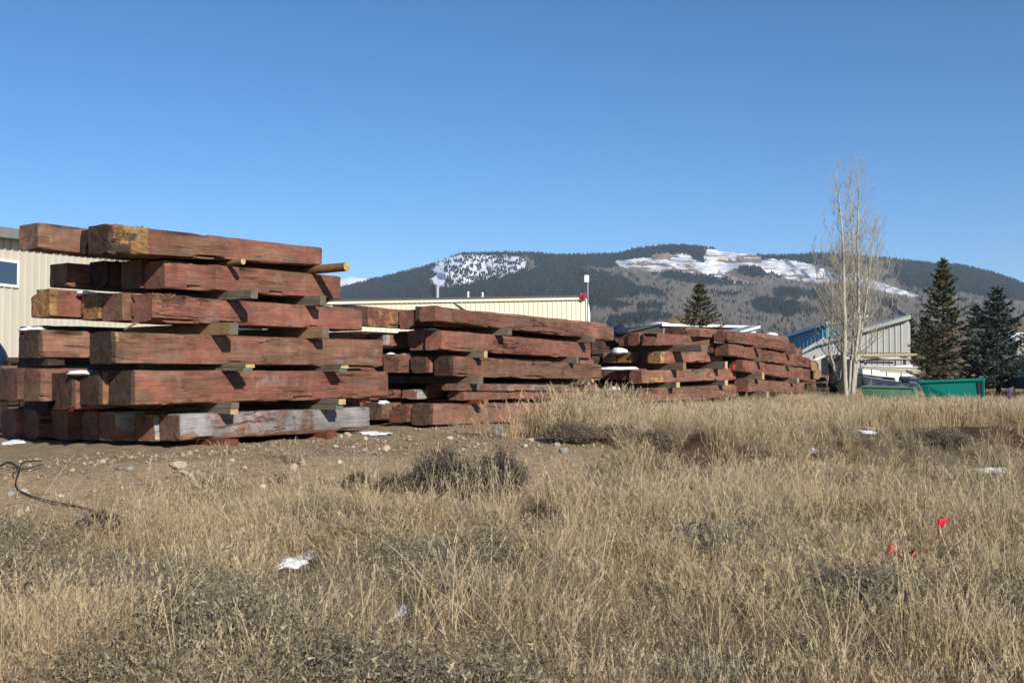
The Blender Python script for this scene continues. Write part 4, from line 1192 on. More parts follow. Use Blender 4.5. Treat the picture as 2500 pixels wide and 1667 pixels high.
# brown shed with low dark roof
w3 = Wall(1618, 74, 1880, 78); gz = w3.gz()
r = empty('brown_shed', (w3.o.x, w3.o.y, 0), 'low brown ribbed metal shed with white snowy eave behind the third stack', 'shed', rz=w3.rz)
zz = w3.loc(1700, 798)[1]; xe = w3.loc(1846, 800)[0]
strip_panels(r, w3, 0, xe, gz, lambda x: zz, .27, M_BROWNMETAL, .04)
mb = MB(); mb.box(-.25, xe+.1, -.35, .1, zz, zz+.17); mb.build('eave_trim', M_WHITE, r)
mb = MB(); mb.hexa([(-.3,.1,zz+.1),(xe+.1,.1,zz+.1),(xe+.1,7,zz-.4),(-.3,7,zz-.4),(-.3,.1,zz+.2),(xe+.1,.1,zz+.2),(xe+.1,7,zz-.3),(-.3,7,zz-.3)]); mb.build('roof', M_DARKROOF, r)
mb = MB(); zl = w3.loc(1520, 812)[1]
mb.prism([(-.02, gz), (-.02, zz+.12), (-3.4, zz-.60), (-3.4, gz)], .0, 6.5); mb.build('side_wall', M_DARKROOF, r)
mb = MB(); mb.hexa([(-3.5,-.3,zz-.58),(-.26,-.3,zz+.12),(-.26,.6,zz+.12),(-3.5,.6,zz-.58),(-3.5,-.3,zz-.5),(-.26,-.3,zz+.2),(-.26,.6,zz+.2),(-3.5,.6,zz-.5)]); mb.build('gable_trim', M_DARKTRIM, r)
blob('dirt_mound', at(1680, 806, 110), (3.2, 3, 1.55), simple('tan_earth', (0.23, 0.155, 0.075), .95, var=.15), 'tan earth mound behind the brown shed and small spruce', 'mound', 5, amp=.1)
blob('snow_patch', at(1612, 797, 104), (1.3, 2, .42), M_SNOW, 'snow lying on the slope left of the tan earth mound', 'snow', 6, amp=.3)
# little white shed
w4 = Wall(1812, 70, 1856, 70); gz = w4.gz()
r = empty('white_shed', (w4.o.x, w4.o.y, 0), 'tiny white shed with a slanting pale roof right of the brown shed', 'shed', rz=w4.rz)
xe = w4.loc(1845, 800)[0]; zr = w4.loc(1845, 802)[1]; zl = w4.loc(1812, 815)[1]
strip_panels(r, w4, 0, xe, gz, lambda x: zl + (zr - zl) * x / xe, .3, M_WHITE, .03)
mb = MB(); x2, zr2 = w4.loc(1854, 799)
mb.hexa([(-.4,-.3,zl-.05),(x2,-.3,zr2-.05),(x2,.0,zr2-.05),(-.4,.0,zl-.05),(-.4,-.3,zl+.12),(x2,-.3,zr2+.12),(x2,.0,zr2+.12),(-.4,.0,zl+.12)]); mb.build('fascia', M_WHITE, r)
mb = MB(); mb.hexa([(-.4,.0,zl+.0),(x2,.0,zr2+.0),(x2-.3,2,zr2+.12),(-.7,2,zl+.22),(-.4,.0,zl+.1),(x2,.0,zr2+.1),(x2-.3,2,zr2+.2),(-.7,2,zl+.3)]); mb.build('roof', M_GREYROOF, r)
# blue shed building
w5 = Wall(1885, 66, 2020, 62); gz = w5.gz()
r = empty('blue_building', (w5.o.x, w5.o.y, 0), 'bright blue ribbed metal building with a single sloping roof', 'building', rz=w5.rz)
xl, zl = w5.loc(1908, 830); xr, zr = w5.loc(2017, 796); s5 = (zr - zl) / (xr - xl); f5 = lambda x: zl + s5 * (x - xl)
strip_panels(r, w5, 0, xr, gz, f5, .30, M_BLUE, .04)
x2 = w5.loc(2027, 790)[0]
mb = MB(); mb.hexa([(-.3,-.35,f5(-.3)),(x2,-.35,f5(x2)),(x2,.05,f5(x2)),(-.3,.05,f5(-.3)),(-.3,-.35,f5(-.3)+.2),(x2,-.35,f5(x2)+.2),(x2,.05,f5(x2)+.2),(-.3,.05,f5(-.3)+.2)]); mb.build('fascia', M_BLUETRIM, r)
mb = MB(); mb.hexa([(-.3,.05,f5(0)),(x2,.05,f5(x2)),(x2-2.0,6,f5(x2)+.75),(-1.0,6,f5(0)+1.15),(-.3,.05,f5(0)+.16),(x2,.05,f5(x2)+.16),(x2-2.0,6,f5(x2)+.92),(-1.0,6,f5(0)+1.31)]); mb.build('roof', M_GREYROOF, r)
mb = MB(); a, zc = w5.loc(1931, 828); mb.tube([(a, -.2, zc-1.2), (a, -.2, zc), (a, -.36, zc+.05)], .07, 8); mb.build('vent_pipe', M_WHITE, r)
mb = MB(); mb.box(xr-.02, xr+.04, .05, 5.8, gz, f5(xr)-.02); mb.build('wall', M_BLUE, r)
# pale grey building with long slope
w6 = Wall(1940, 57, 2216, 54.6); gz = w6.gz()
r = empty('pale_building', (w6.o.x, w6.o.y, 0), 'pale grey ribbed building with a roof rising to the right, behind the bare trees', 'building', rz=w6.rz)
xm, zm = w6.loc(1992, 845); xl, zl = w6.loc(1942, 874); xr, zr = w6.loc(2214, 782)
f6 = lambda x: zm + (zr - zm) * (x - xm) / (xr - xm) if x > xm else zm + (zl - zm) * (x - xm) / (xl - xm)
xo = w6.loc(2012, 860)[0]; xo2 = w6.loc(2033, 860)[0]
strip_panels(r, w6, xo2, xr, gz, f6, .30, M_PALE, .035)
zo = w6.loc(2010, 862)[1]
mb = MB(); mb.prism([(0.0, f6(0.0)-.55), (xo2-.02, w6.loc(2033,858)[1]), (xo2-.02, f6(xo2)), (0.0, f6(0.0))], 0, .05); mb.build('gable_board', M_PALE, r)
mb = MB(); mb.hexa([(-.1,-.12,f6(0)-.75),(xo2-.05,-.12,w6.loc(2033,858)[1]-.14),(xo2-.05,.0,w6.loc(2033,858)[1]-.14),(-.1,.0,f6(0)-.75),(-.1,-.12,f6(0)-.56),(xo2-.05,-.12,w6.loc(2033,858)[1]),(xo2-.05,0,w6.loc(2033,858)[1]),(-.1,0,f6(0)-.56)]); mb.build('porch_beam', M_WHITE, r)
a = w6.loc(1996, 880)[0]; mb = MB(); mb.box(a-.12, a+.2, -.1, .1, gz, w6.loc(1996, 866)[1]); mb.build('post', M_PALE, r)
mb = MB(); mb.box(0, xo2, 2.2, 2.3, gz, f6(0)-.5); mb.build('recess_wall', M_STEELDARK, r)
def slab(x0, x1, y0, h, dz=0, over=.35):
    return [(x0,-over,f6(x0)+dz),(x1,-over,f6(x1)+dz),(x1,y0,f6(x1)+dz),(x0,y0,f6(x0)+dz),(x0,-over,f6(x0)+h+dz),(x1,-over,f6(x1)+h+dz),(x1,y0,f6(x1)+h+dz),(x0,y0,f6(x0)+h+dz)]
x2 = w6.loc(2224, 775)[0]
mb = MB(); mb.hexa(slab(0, xm, .0, .2)); mb.hexa(slab(xm+.002, x2, .0, .2)); mb.build('fascia', M_PALE, r)
mb = MB(); q = slab(xm+.002, x2, 4, .17, .015, 0)
for i in (2, 3, 6, 7): q[i] = (q[i][0] - .25, q[i][1], q[i][2] + .30)
mb.hexa(q); mb.build('roof', M_GREYROOF, r)
mb = MB(); q = slab(0, xm, 2.5, .17, .015, 0)
for i in (2, 3, 6, 7): q[i] = (q[i][0] + .2, q[i][1], q[i][2] + .42)
mb.hexa(q); mb.build('lower_roof', M_LILACROOF, r)
mb = MB(); mb.box(xr-.02, xr+.05, .06, 4, gz, f6(xr)-.02); mb.build('corner_wall', M_PALE, r)
mb = MB(); a, b = w6.loc(2000, 918)[0], w6.loc(2090, 918)[0]; mb.box(a, b, -.09, -.055, gz, w6.loc(2050, 866)[1]); mb.build('doorway', M_STEELDARK, r)

# pipe rack with ladders in front of the pale building
def hpole(root, name, p0, p1, r_, mat, n=6):
    mb = MB(); mb.tube([Vector(p0) - root.location, Vector(p1) - root.location], r_, n); return mb.build(name, mat, root)
g = at(2190, 930, 47); g.z = float(H(g.x, g.y))
r = empty('lumber_rack', g, 'white steel rack holding long pale ladders below the pale building', 'rack')
for x in (2112, 2186, 2208):
    hpole(r, 'post', at(x, 893 if x != 2112 else 895, 47), at(x, 868, 47), .045 if x != 2208 else .08, M_WHITE, 8)
hpole(r, 'rail', at(2060, 879, 47), at(2256, 876, 46), .07, M_PALE)
hpole(r, 'rail', at(2100, 884, 47), at(2180, 885, 47), .05, M_STEELDARK)
hpole(r, 'plank', at(2062, 870, 46.6), at(2248, 866, 45.6), .07, M_YELLOWWOOD)
hpole(r, 'plank', at(2060, 874, 46.4), at(2215, 870, 46.4), .05, M_WHITE)
hpole(r, 'wire_rope', at(2060, 861, 46.4), at(2240, 862, 46.4), .015, M_STEELDARK)
for k in range(12): hpole(r, 'rung', at(2066 + 14 * k, 861, 46.4), at(2066 + 14 * k, 869, 46.4), .014, M_STEELDARK)

# work truck: white body, blue lower part, ladder rack
def truck():
    g = at(2105, 960, 43); g.z = float(H(g.x, g.y))
    r = empty('work_truck', g, 'white and dark blue work truck with a ladder rack behind the green bins', 'truck')
    L = lambda x, y, d=43: at(x, y, d) - g
    def quadbox(name, pts, dy, mat):
        mb = MB(); f = [L(x, y) for x, y in pts]; n = len(f)
        vs = f + [Vector((p.x + .1, p.y + dy, p.z)) for p in f]
        mb.add(vs, [tuple(range(n)), tuple(range(2*n-1, n-1, -1))] + [(k, n+k, n+(k+1)%n, (k+1)%n) for k in range(n)])
        o = mb.build(name, mat, r)
        bv = o.modifiers.new('bevel', 'BEVEL'); bv.width = .05; bv.segments = 2
        return o
    b = quadbox('body', [(2104,966),(2104,915),(2150,924),(2190,928),(2262,934),(2262,966)], 1.8, M_TRUCKBLUE)
    quadbox('white_side', [(2105,914),(2105,897),(2140,902),(2232,912),(2230,919),(2196,920),(2194,934),(2186,934),(2184,923),(2150,920)], 1.75, M_WHITE)
    c = quadbox('cab', [(2196,932),(2200,921),(2216,919),(2245,921),(2262,933)], 1.7, M_TRUCKBLUE)
    mb = MB(); p = [L(2204,931,42.9), L(2207,922,42.9), L(2222,921,42.9), L(2224,931,42.9)]
    mb.add(p + [q + Vector((0, .06, 0)) for q in p], [(0,1,2,3),(7,6,5,4),(0,4,5,1),(1,5,6,2),(2,6,7,3),(3,7,4,0)]); mb.build('window', M_GLASS, c)
    for x in (2135, 2235):
        mb = MB(); q = L(x, 962); mb.tube([q + Vector((0, -.04, 0)), q + Vector((0, .22, 0))], .38, 20); wv = mb.build('wheel', M_TIRE, r)
        mb = MB(); mb.tube([q + Vector((0, -.07, 0)), q + Vector((0, -.035, 0))], .2, 14); mb.build('rim', M_GALV, wv)
    def rail(name, a, b, rad, mat):
        mb = MB(); mb.tube([L(*a), L(*b)], rad, 6); mb.build(name, mat, r)
    for i, (a, b, rad, mt) in enumerate((((2106,894),(2240,898),.05,M_GALV), ((2108,898),(2238,903),.04,M_YELLOWWOOD), ((2140,900),(2248,906),.04,M_GALV), ((2150,905),(2240,910),.035,M_PALE))):
        rail('ladder_rail', a, b, rad, mt)
    for x in (2128, 2164, 2200, 2240): rail('rack_post', (x, 894 + (x-2128)*.05), (x, 914 + (x-2128)*.1), .02, M_STEELDARK)
    quadbox('toolbox', [(2186,893),(2228,890),(2230,897),(2188,900)], 1.2, M_WHITE)
    rail('tail_light', (2130, 938, 42.7), (2132, 944, 42.7), .07, M_REDLAMP)
truck()

# bins
def bin_(name, label, pts, d0, d1, depth, mat, rimmat, lip=.07):
    """open-topped steel bin: trapezoid front face given by pixels, hollow"""
    (x0, y0), (x1, y1), (x2, y2), (x3, y3) = pts      # top left, top right, bottom right, bottom left
    a = at(x0, y0, d0); b = at(x1, y1, d1); c = at(x2, y2, d1); d = at(x3, y3, d0)
    g = Vector((d.x, d.y, d.z)); r = empty(name, g, label, 'bin')
    n = Vector((-(b.y - a.y), b.x - a.x, 0)).normalized()
    t = .05
    F4 = [a - g, b - g, c - g, d - g]
    def shell(p, q, mat_, nm):
        mb = MB(); mb.add([*p, *[v + q for v in p]], [(0,1,2,3),(7,6,5,4),(0,4,5,1),(1,5,6,2),(2,6,7,3),(3,7,4,0)]); return mb.build(nm, mat_, r)
    shell(F4, n * t, mat, 'front_wall')
    B4 = [v + n * depth for v in F4]
    shell(B4, n * t, mat, 'back_wall')
    s = (b - a).normalized()
    shell([F4[0] + n * (t+.002), B4[0] - n * .002, B4[3] - n * .002, F4[3] + n * (t+.002)], s * t, mat, 'side_wall')
    shell([F4[1] + n * (t+.002), B4[1] - n * .002, B4[2] - n * .002, F4[2] + n * (t+.002)], -s * t, mat, 'side_wall')
    mb = MB(); mb.tube([F4[0] - n*.02, F4[1] - n*.02], lip, 6); mb.tube([B4[0], B4[1]], lip, 6); mb.tube([F4[0], B4[0]], lip, 6); mb.tube([F4[1], B4[1]], lip, 6); mb.build('rim', rimmat, r)
    return r, F4, B4, n, s
r, F4, B4, n, s = bin_('green_bin', 'old faded green steel bin with rust patches, half hidden by grass', [(2103,944),(2227,947),(2222,1000),(2116,1000)], 31.3, 30.65, 1.4, M_OLDGREEN, M_OLDGREEN, .03)
mb = MB(); mb.add([F4[1]+s*.03, F4[1]+s*.05+n*.3, F4[2]+s*.30+n*.3, F4[2]+s*.03, F4[1]+s*.09, F4[1]+s*.11+n*.3, F4[2]+s*.36+n*.3, F4[2]+s*.09], [(0,1,2,3),(7,6,5,4),(0,4,5,1),(1,5,6,2),(2,6,7,3),(3,7,4,0)]); mb.build('side_flange', M_OLDGREEN, r)
r, F4, B4, n, s = bin_('teal_bin', 'bright teal steel bin with an open dark right end, in tall grass', [(2244,933),(2402,927),(2400,1004),(2276,1004)], 31.6, 30.8, 1.8, M_TEAL, M_TEAL, .05)
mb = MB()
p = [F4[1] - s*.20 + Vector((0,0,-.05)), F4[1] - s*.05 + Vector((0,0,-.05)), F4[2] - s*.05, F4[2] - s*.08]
mb.add([v - n*.03 for v in p] + [v - n*.012 for v in p], [(0,1,2,3),(7,6,5,4),(0,4,5,1),(1,5,6,2),(2,6,7,3),(3,7,4,0)]); mb.build('opening_shade_strip', M_STEELDARK, r)  # dark strip laid on the front wall, painting the shaded inside of the opening
mb = MB(); mb.tube([F4[1] - s*.02 - n*.03, F4[2] + s*.02 - n*.03], .04, 4); mb.build('end_frame', M_TEAL, r)

# dark car at the right edge, purple post, poles and fence posts
g = at(2470, 952, 36); g.z = float(H(g.x, g.y))
r = empty('parked_car', g, 'dark car cut by the right edge, roof shining above the grass', 'car')
mb = MB(); pr = [(0,.35),(.05,.75),(.5,.92),(1.15,1.32),(1.5,1.40),(2.5,1.38),(3.3,1.0),(4.2,.9),(4.3,.4)]
mb.prism(pr, -.85, .85); o = mb.build('body', M_TRUCKBLUE, r, loc=(0, 0, .08)); bv = o.modifiers.new('bevel', 'BEVEL'); bv.width = .06; bv.segments = 2
mb = MB(); mb.prism([(.72,.96),(1.2,1.28),(1.8,1.32),(1.8,.97)], -.87, -.84); mb.build('window', M_GLASS, r, loc=(0, 0, .08))
for x in (.85, 3.4):
    mb = MB(); mb.tube([(x, -.9, .35), (x, -.65, .35)], .33, 18); mb.build('wheel', M_TIRE, r)
M_PURPLE = simple('purple_paint', (0.10, 0.07, 0.16), .6)
g = at(2464, 972, 27); g.z = float(H(g.x, g.y)) - .05
mb = MB(); mb.tube([(0,0,0),(.01,0,.45),(.02,.01,.78)], [.035,.03,.03], 8); mb.tube([(-.08,0,.72),(.12,0,.80)], .03, 6); tag(mb.build('purple_post', M_PURPLE, loc=g), 'small dark purple post in the tall grass at the right edge', 'post')
for i, (x, yt, yb, d, lab) in enumerate(((2239,778,830,95,'tallest thin fence post between the spruces and the pale building'), (1854,803,820,95,'first fence post right of the tiny white shed'), (1877,806,820,95,'second fence post right of the tiny white shed'), (2475,920,945,38,'thin white stake near the dark car at the right edge'), (2327,895,925,44,'white marker stake right of the tall spruce trunk'))):
    p = at(x, yt, d); g0 = Vector((p.x, p.y, float(H(p.x, p.y)) - .1)); mb = MB()
    rr = .06 if d > 60 else .025
    mb.tube([(0,0,0),(0,0,max(.8,p.z-g0.z))], rr, 6); tag(mb.build('post', M_SP_GREY if d > 60 else M_WHITE, loc=g0), lab, 'post')
for i, (x, y, sz, lab) in enumerate(((1862,818,(.5,.6,.26),'left white snow heap beside the fence posts'), (1883,817,(.6,.7,.36),'right white snow heap beside the fence posts'))):
    blob('snow_heap', at(x, y + 4, 90), sz, M_SNOW, lab, 'snow', 30 + i, amp=.3)
# farmhouse roof at the far right edge
g = at(2490, 800, 160); r = empty('far_house', Vector((g.x, g.y, float(H(g.x, g.y)))), 'distant pale shed roof at the right edge above the hillside', 'shed')
mb = MB(); mb.box(-.6, 12, 0, 6, -1, 2.2); mb.build('wall', M_PALE, r)
mb = MB(); mb.hexa([(-.9,-.5,2.2),(12,-.5,2.2),(12,6.5,3.6),(-.9,6.5,3.6),(-.9,-.5,2.45),(12,-.5,2.45),(12,6.5,3.85),(-.9,6.5,3.85)]); mb.build('roof', M_WHITE, r)

# ------------------------------------------------------------------ trees
def mat_needle(name, a, b):
    m = NT(name); t = m.sep(m.attr('tint'))
    m.base(m.mix(t[0], a, b)); m.p.inputs['Roughness'].default_value = .6; m.p.inputs['Specular IOR Level'].default_value = .3
    return m.mat
M_NEEDLE = mat_needle('spruce_needles', (0.035, 0.045, 0.020), (0.19, 0.175, 0.09))
M_NEEDLE_B = mat_needle('blue_spruce_needles', (0.032, 0.052, 0.044), (0.145, 0.185, 0.155))
M_BARK = simple('grey_bark', (0.10, 0.075, 0.06), .9, var=.3, scale=10)
M_CONES = simple('brown_cones', (0.20, 0.085, 0.05), .7, var=.4, scale=20)

def spruce(px, ytop, ybase, halfw, d, label, mat, seed, whorls=26, cones_=False, dens=1.0, trunkbase=None):
    rs = np.random.default_rng(seed)
    pb = at(px, ybase, d); pt = at(px, ytop, d)
    gz = float(H(pb.x, pb.y)); h = pt.z - gz; low = max(0.25, pb.z - gz)
    R = halfw * d / F
    r = empty('spruce_tree', (pb.x, pb.y, gz), label, 'tree', 'spruce trees')
    mb = MB(); mb.tube([(0,0,-.2),(rs.uniform(-.03,.03),0,h*.5),(0,0,h*.97)], [.035+h*.016, .02+h*.008, .008], 8)
    mb.build('trunk', M_BARK, r, True)
    TP = []; TDv = []; TL = []; TW = []; TC = []
    def needle_tuft(p, dirv, L, wid, tint):
        TP.append(p); TDv.append(dirv); TL.append(L); TW.append(wid); TC.append(tint)
    twigs = MB()
    for wv in range(whorls):
        t = (wv + rs.uniform(-.3, .3)) / whorls; t = min(max(t, 0), .985)
        z = low + (h - low) * t
        prof = (1 - t) ** 0.85 * R * (0.85 + .3 * rs.random()) + .05
        nb = int(6 + 3 * rs.random())
        a0 = rs.uniform(0, 6.28)
        for k in range(nb):
            if rs.random() < .12: continue
            th = a0 + 6.283 * k / nb + rs.uniform(-.25, .25); L = prof * rs.uniform(.5, 1.25)
            rise = -.12 + .62 * t + rs.uniform(-.08, .08)
            pts = []
            for q in np.linspace(0, 1, 6):
                rad = L * q
                zz = z + rad * rise - .28 * L * q * (1 - q) * (1 - t) + .12 * L * q * q
                pts.append(np.array([math.cos(th) * rad, math.sin(th) * rad, zz]))
            twigs.tube([tuple(p) for p in pts[::2] + [pts[-1]]], [.010 + .008 * (1 - t), .008, .005, .003], 3, cap=False)
            ns = int((8 + 48 * L) * dens)
            for j in range(ns):
                q = rs.uniform(.12, 1.0) ** .8; i = min(4, int(q * 5)); f = q * 5 - i
                p = pts[i] * (1 - f) + pts[i+1] * f; dv = pts[i+1] - pts[i]; dv /= np.linalg.norm(dv)
                side = np.array([dv[1], -dv[0], 0]); side /= (math.hypot(dv[1], dv[0]) + 1e-6)
                sw = rs.uniform(-1, 1) * .30 * L * (1.05 - q) + rs.uniform(-.03, .03)
                p = p + side * sw + np.array([0, 0, -abs(sw) * .35 + rs.uniform(-.06, .03)])
                d2 = dv * .8 + side * np.sign(sw) * .7
                needle_tuft(p, d2, rs.uniform(.07, .15), rs.uniform(.012, .024), rs.random() ** 1.6)
    for j in range(40):
        a = rs.uniform(0, 6.28); z = h * rs.uniform(.93, 1.0)
        needle_tuft(np.array([math.cos(a)*.03, math.sin(a)*.03, z]), np.array([math.cos(a)*.4, math.sin(a)*.4, .9]), .16, .012, rs.random())
    rep = 4; nT = len(TP); Pn = np.repeat(np.array(TP), rep, 0); Dn = np.repeat(np.array(TDv), rep, 0); Dn /= np.linalg.norm(Dn, axis=1)[:, None]
    Ln = np.repeat(TL, rep)[:, None]; Wn = np.repeat(TW, rep)[:, None]; m_ = len(Pn)
    sd_ = np.stack([Dn[:, 1], -Dn[:, 0], 0 * Dn[:, 0]], 1); aa = rs.uniform(-1.0, 1.0, (m_, 1))
    Dv = Dn * np.cos(aa) + sd_ * np.sin(aa); Dv[:, 2] += rs.uniform(-.45, .25, m_)
    Qn = np.cross(Dv, rs.uniform(-1, 1, (m_, 3))); Qn /= (np.linalg.norm(Qn, axis=1)[:, None] + 1e-6)
    V = np.stack([Pn - Qn * Wn, Pn + Qn * Wn, Pn + Dv * Ln], 1).reshape(-1, 3)
    me = np_mesh('crown', V, np.arange(m_ * 3).reshape(-1, 3), mat); tc = np.repeat(np.array(TC), rep * 3); attr_color(me, 'tint', np.stack([tc, 0*tc, 0*tc], 1)); link('crown', me, r)
    twigs.build('branches', M_BARK, r)
    if cones_:
        mb = MB()
        for j in range(55):
            a = rs.uniform(0, 6.28); q = rs.uniform(.83, .95); rad = (1 - q) * R * .8 + .04
            c = Vector((math.cos(a) * rad, math.sin(a) * rad, h * q)); mb.tube([c, c + Vector((.01, 0, -.05)), c + Vector((.01, 0, -.11))], [.012, .024, .008], 5)
        mb.build('cones', M_CONES, r); 
    return r
spruce(2305, 634, 922, 84, 38, 'tallest spruce right of the pale building, brown cones at its top', M_NEEDLE, 1, 28, True, 1.0)
spruce(2438, 700, 935, 92, 37, 'dense bluish spruce near the right edge', M_NEEDLE_B, 2, 26, False, 1.35)
spruce(2386, 742, 900, 52, 42, 'small spruce squeezed between the tall one and the bluish one', M_NEEDLE_B, 3, 16, False, 1.1)
spruce(2262, 774, 880, 42, 46, 'low spruce half hidden behind the left side of the tallest spruce', M_NEEDLE, 4, 14, False, 1.2)
spruce(2224, 776, 862, 30, 60, 'narrow dark spruce touching the right wall of the pale building', M_NEEDLE, 5, 14, False, 1.3)
spruce(1709, 693, 812, 54, 50, 'small spruce rising behind the third stack before the brown shed', M_NEEDLE, 6, 17, True, 1.0)
spruce(2520, 782, 900, 50, 45, 'spruce branches cut by the right edge of the photo', M_NEEDLE, 8, 14, False, 1.0)

def mat_aspen():
    m = NT('pale_aspen_bark'); v = m.obj((1, 1, .6))
    n = m.noise(v, 7, 5, .7)
    c = m.mix(m.ramp(n, .3, .7), (0.28, 0.255, 0.19), (0.48, 0.44, 0.345))
    c = m.mix(m.ramp(m.noise(v, 16, 4, .6), .62, .68), c, (0.06, 0.05, 0.04)); m.base(c); return m.mat
M_ASPEN = mat_aspen()
M_TWIG = simple('aspen_twigs', (0.28, 0.25, 0.195), .85, var=.3)
def aspen(path, d, r0, label, seed, nb=40, start=.18, spread=1.0):
    rs = random.Random(seed)
    pts = [at(x, y, d) for x, y in path]; g = pts[0].copy(); gz = float(H(g.x, g.y)); g.z = min(g.z, gz) - .05
    r = empty('aspen_tree', g, label, 'tree', 'bare aspens in one clump')
    P = [p - g for p in pts]
    # resample
    Q = []; 
    for i in range(len(P) - 1):
        for k in range(5): Q.append(P[i].lerp(P[i+1], k / 5) + Vector((rs.uniform(-.015,.015), rs.uniform(-.03,.03), 0)))
    Q.append(P[-1]); n = len(Q)
    rad = [max(.006, .82 * r0 * (1 - i / (n - 1)) ** .8) for i in range(n)]; rad[0] *= 1.35
    mb = MB(); mb.tube(Q, rad, 9); mb.build('trunk', M_ASPEN, r, True)
    br = MB()
    def grow(p, dv, L, rr, lvl):
        k = 4 if lvl < 2 else 3; pp = [p]; d_ = dv.copy()
        for i in range(k):
            d_ = (d_ + Vector((rs.uniform(-.22,.22), rs.uniform(-.22,.22), .22 + rs.uniform(-.1,.12)))).normalized()
            pp.append(pp[-1] + d_ * L / k)
        br.tube(pp, [max(.0034, rr * (1 - .8 * i / k)) for i in range(k + 1)], 4 if lvl == 0 else 3, cap=False)
        if lvl >= 3: return
        m = {0: rs.randint(4, 6), 1: rs.randint(3, 5), 2: rs.randint(1, 3)}[lvl]
        for j in range(m):
            t = rs.uniform(.2, 1.0); i = min(k - 1, int(t * k)); q = pp[i].lerp(pp[i+1], t * k - i)
            ax = Vector((rs.uniform(-1,1), rs.uniform(-1,1), rs.uniform(-.2,.9))).normalized()
            nd = (d_ * .75 + ax * .8).normalized()
            grow(q, nd, L * rs.uniform(.32, .55), rr * .5, lvl + 1)
    for j in range(nb):
        t = start + (1 - start) * (j + rs.random()) / nb; f = t * (n - 1); i = min(n - 2, int(f)); p = Q[i].lerp(Q[i+1], f - i)
        a = rs.uniform(0, 6.28); L = (.35 + 1.95 * (1 - t) ** .8 * spread) * rs.uniform(.6, 1.25)
        dv = Vector((math.cos(a), math.sin(a), .55 + .7 * t)).normalized()
        grow(p, dv, L, .006 + .014 * (1 - t), 1 if t > .6 else 0)
    br.build('branches', M_TWIG, r)
aspen([(2066,985),(2062,880),(2063,800),(2061,690),(2058,600),(2050,500),(2041,408)], 35.5, .105, 'tallest straight aspen at the left of the bare clump, with pale trunk', 11, 46)
aspen([(2080,986),(2086,900),(2098,800),(2096,700),(2094,580),(2096,480),(2097,405)], 36, .10, 'straight pale aspen in the middle of the bare clump', 12, 46)
aspen([(2084,985),(2093,880),(2110,770),(2120,690),(2130,600),(2136,540)], 36.6, .065, 'right hand slimmer aspen leaning slightly right', 13, 34)
aspen([(2062,986),(2040,910),(2024,855),(2030,780),(2002,730),(1985,610)], 36.8, .075, 'crooked dark aspen leaning left over the small pile', 14, 30, .3)
aspen([(2070,985),(2078,870),(2088,740),(2081,600),(2076,500),(2071,440)], 37, .07, 'thin aspen standing close behind the middle trunk', 15, 36)
aspen([(2056,985),(2052,900),(2058,790),(2050,700),(2020,560)], 37.4, .05, 'thin low aspen with twiggy left side branches', 16, 30, .2)

# dark stump and dead brush at the foot of the aspens
M_CHAR = simple('dark_rotten_wood', (0.030, 0.022, 0.018), .9, var=.5, scale=6, bump=.05)
def brush(px, py, d, wpx, hpx, label, mat, seed, n=160, thick=.006, name='dry_brush', cat='bush', leaf=0, leafmat=None, spread=.8):
    rs = random.Random(seed); p = at(px, py, d); g = Vector((p.x, p.y, float(H(p.x, p.y)))); W_ = wpx * d / F / 2; Hh = hpx * d / F
    r = empty(name, g, label, cat); mb = MB(); V = []; Fc = []; Tn = []
    for i in range(n):
        a = rs.uniform(0, 6.28); q = rs.random() ** .6; tip = Vector((math.cos(a) * W_ * q, math.sin(a) * W_ * .7 * q, Hh * (1 - .45 * q * q) * rs.uniform(.65, 1.08)))
        b0 = Vector((math.cos(a) * W_ * .25 * q, math.sin(a) * W_ * .2 * q, -.02)); mid = b0.lerp(tip, .5) + Vector((rs.uniform(-1,1), rs.uniform(-1,1), rs.uniform(-.3, .6))) * W_ * .12
        mb.tube([b0, mid, tip], [thick, thick * .7, thick * .25], 3, cap=False)
        for j in range(leaf):
            t = rs.uniform(.35, 1.02); c = (mid.lerp(tip, (t - .5) * 2) if t > .5 else b0.lerp(mid, t * 2))
            if j % 3 == 0:
                e_ = c + Vector((rs.uniform(-1,1), rs.uniform(-1,1), rs.uniform(.2,1.2))) * .055
                b = len(V); V.extend([c, c + Vector((.004, .002, 0)), e_]); Fc.append((b, b+1, b+2)); Tn.extend([(rs.random() * .6, 0, 0)] * 3); c = e_
            c = c + Vector((rs.uniform(-1,1), rs.uniform(-1,1), rs.uniform(-1,1))) * .03
            dv = Vector((rs.uniform(-1,1), rs.uniform(-1,1), rs.uniform(-.2,1))).normalized() * rs.uniform(.016, .038)
            q2 = dv.cross(Vector((rs.random(), rs.random(), rs.random()))).normalized() * .006
            b = len(V); V.extend([c - q2, c + q2, c + dv]); Fc.append((b, b+1, b+2)); tt_ = rs.random() ** 2; Tn.extend([(tt_, rs.random() ** 4 * .6, 0)] * 3)
    mb.build('stems', mat, r)
    if leaf:
        me = np_mesh('foliage', [tuple(v) for v in V], np.array(Fc), leafmat or mat); attr_color(me, 'tint', np.array(Tn)); link('foliage', me, r)
    return r
blob('stump', at(2046, 962, 36.2), (.36, .3, .5), M_CHAR, 'dark rotten stump at the foot of the bare aspens', 'stump', 9, amp=.5)
blob('dark_shrub_mass', at(2052, 925, 39.5), (.5, .5, .8), M_CHAR, 'dark tangled heap behind the aspen trunks', 'brush heap', 19, amp=.6)
M_DTWIG = simple('dark_twigs', (0.055, 0.042, 0.035), .9, var=.3)
brush(2060, 975, 38, 95, 110, 'tangled leafless brush around the aspen trunks', M_DTWIG, 3, 260, .008)
brush(2122, 960, 36, 40, 60, 'thin pale twigs between the aspens and the old green bin', M_TWIG, 4, 40, .006)

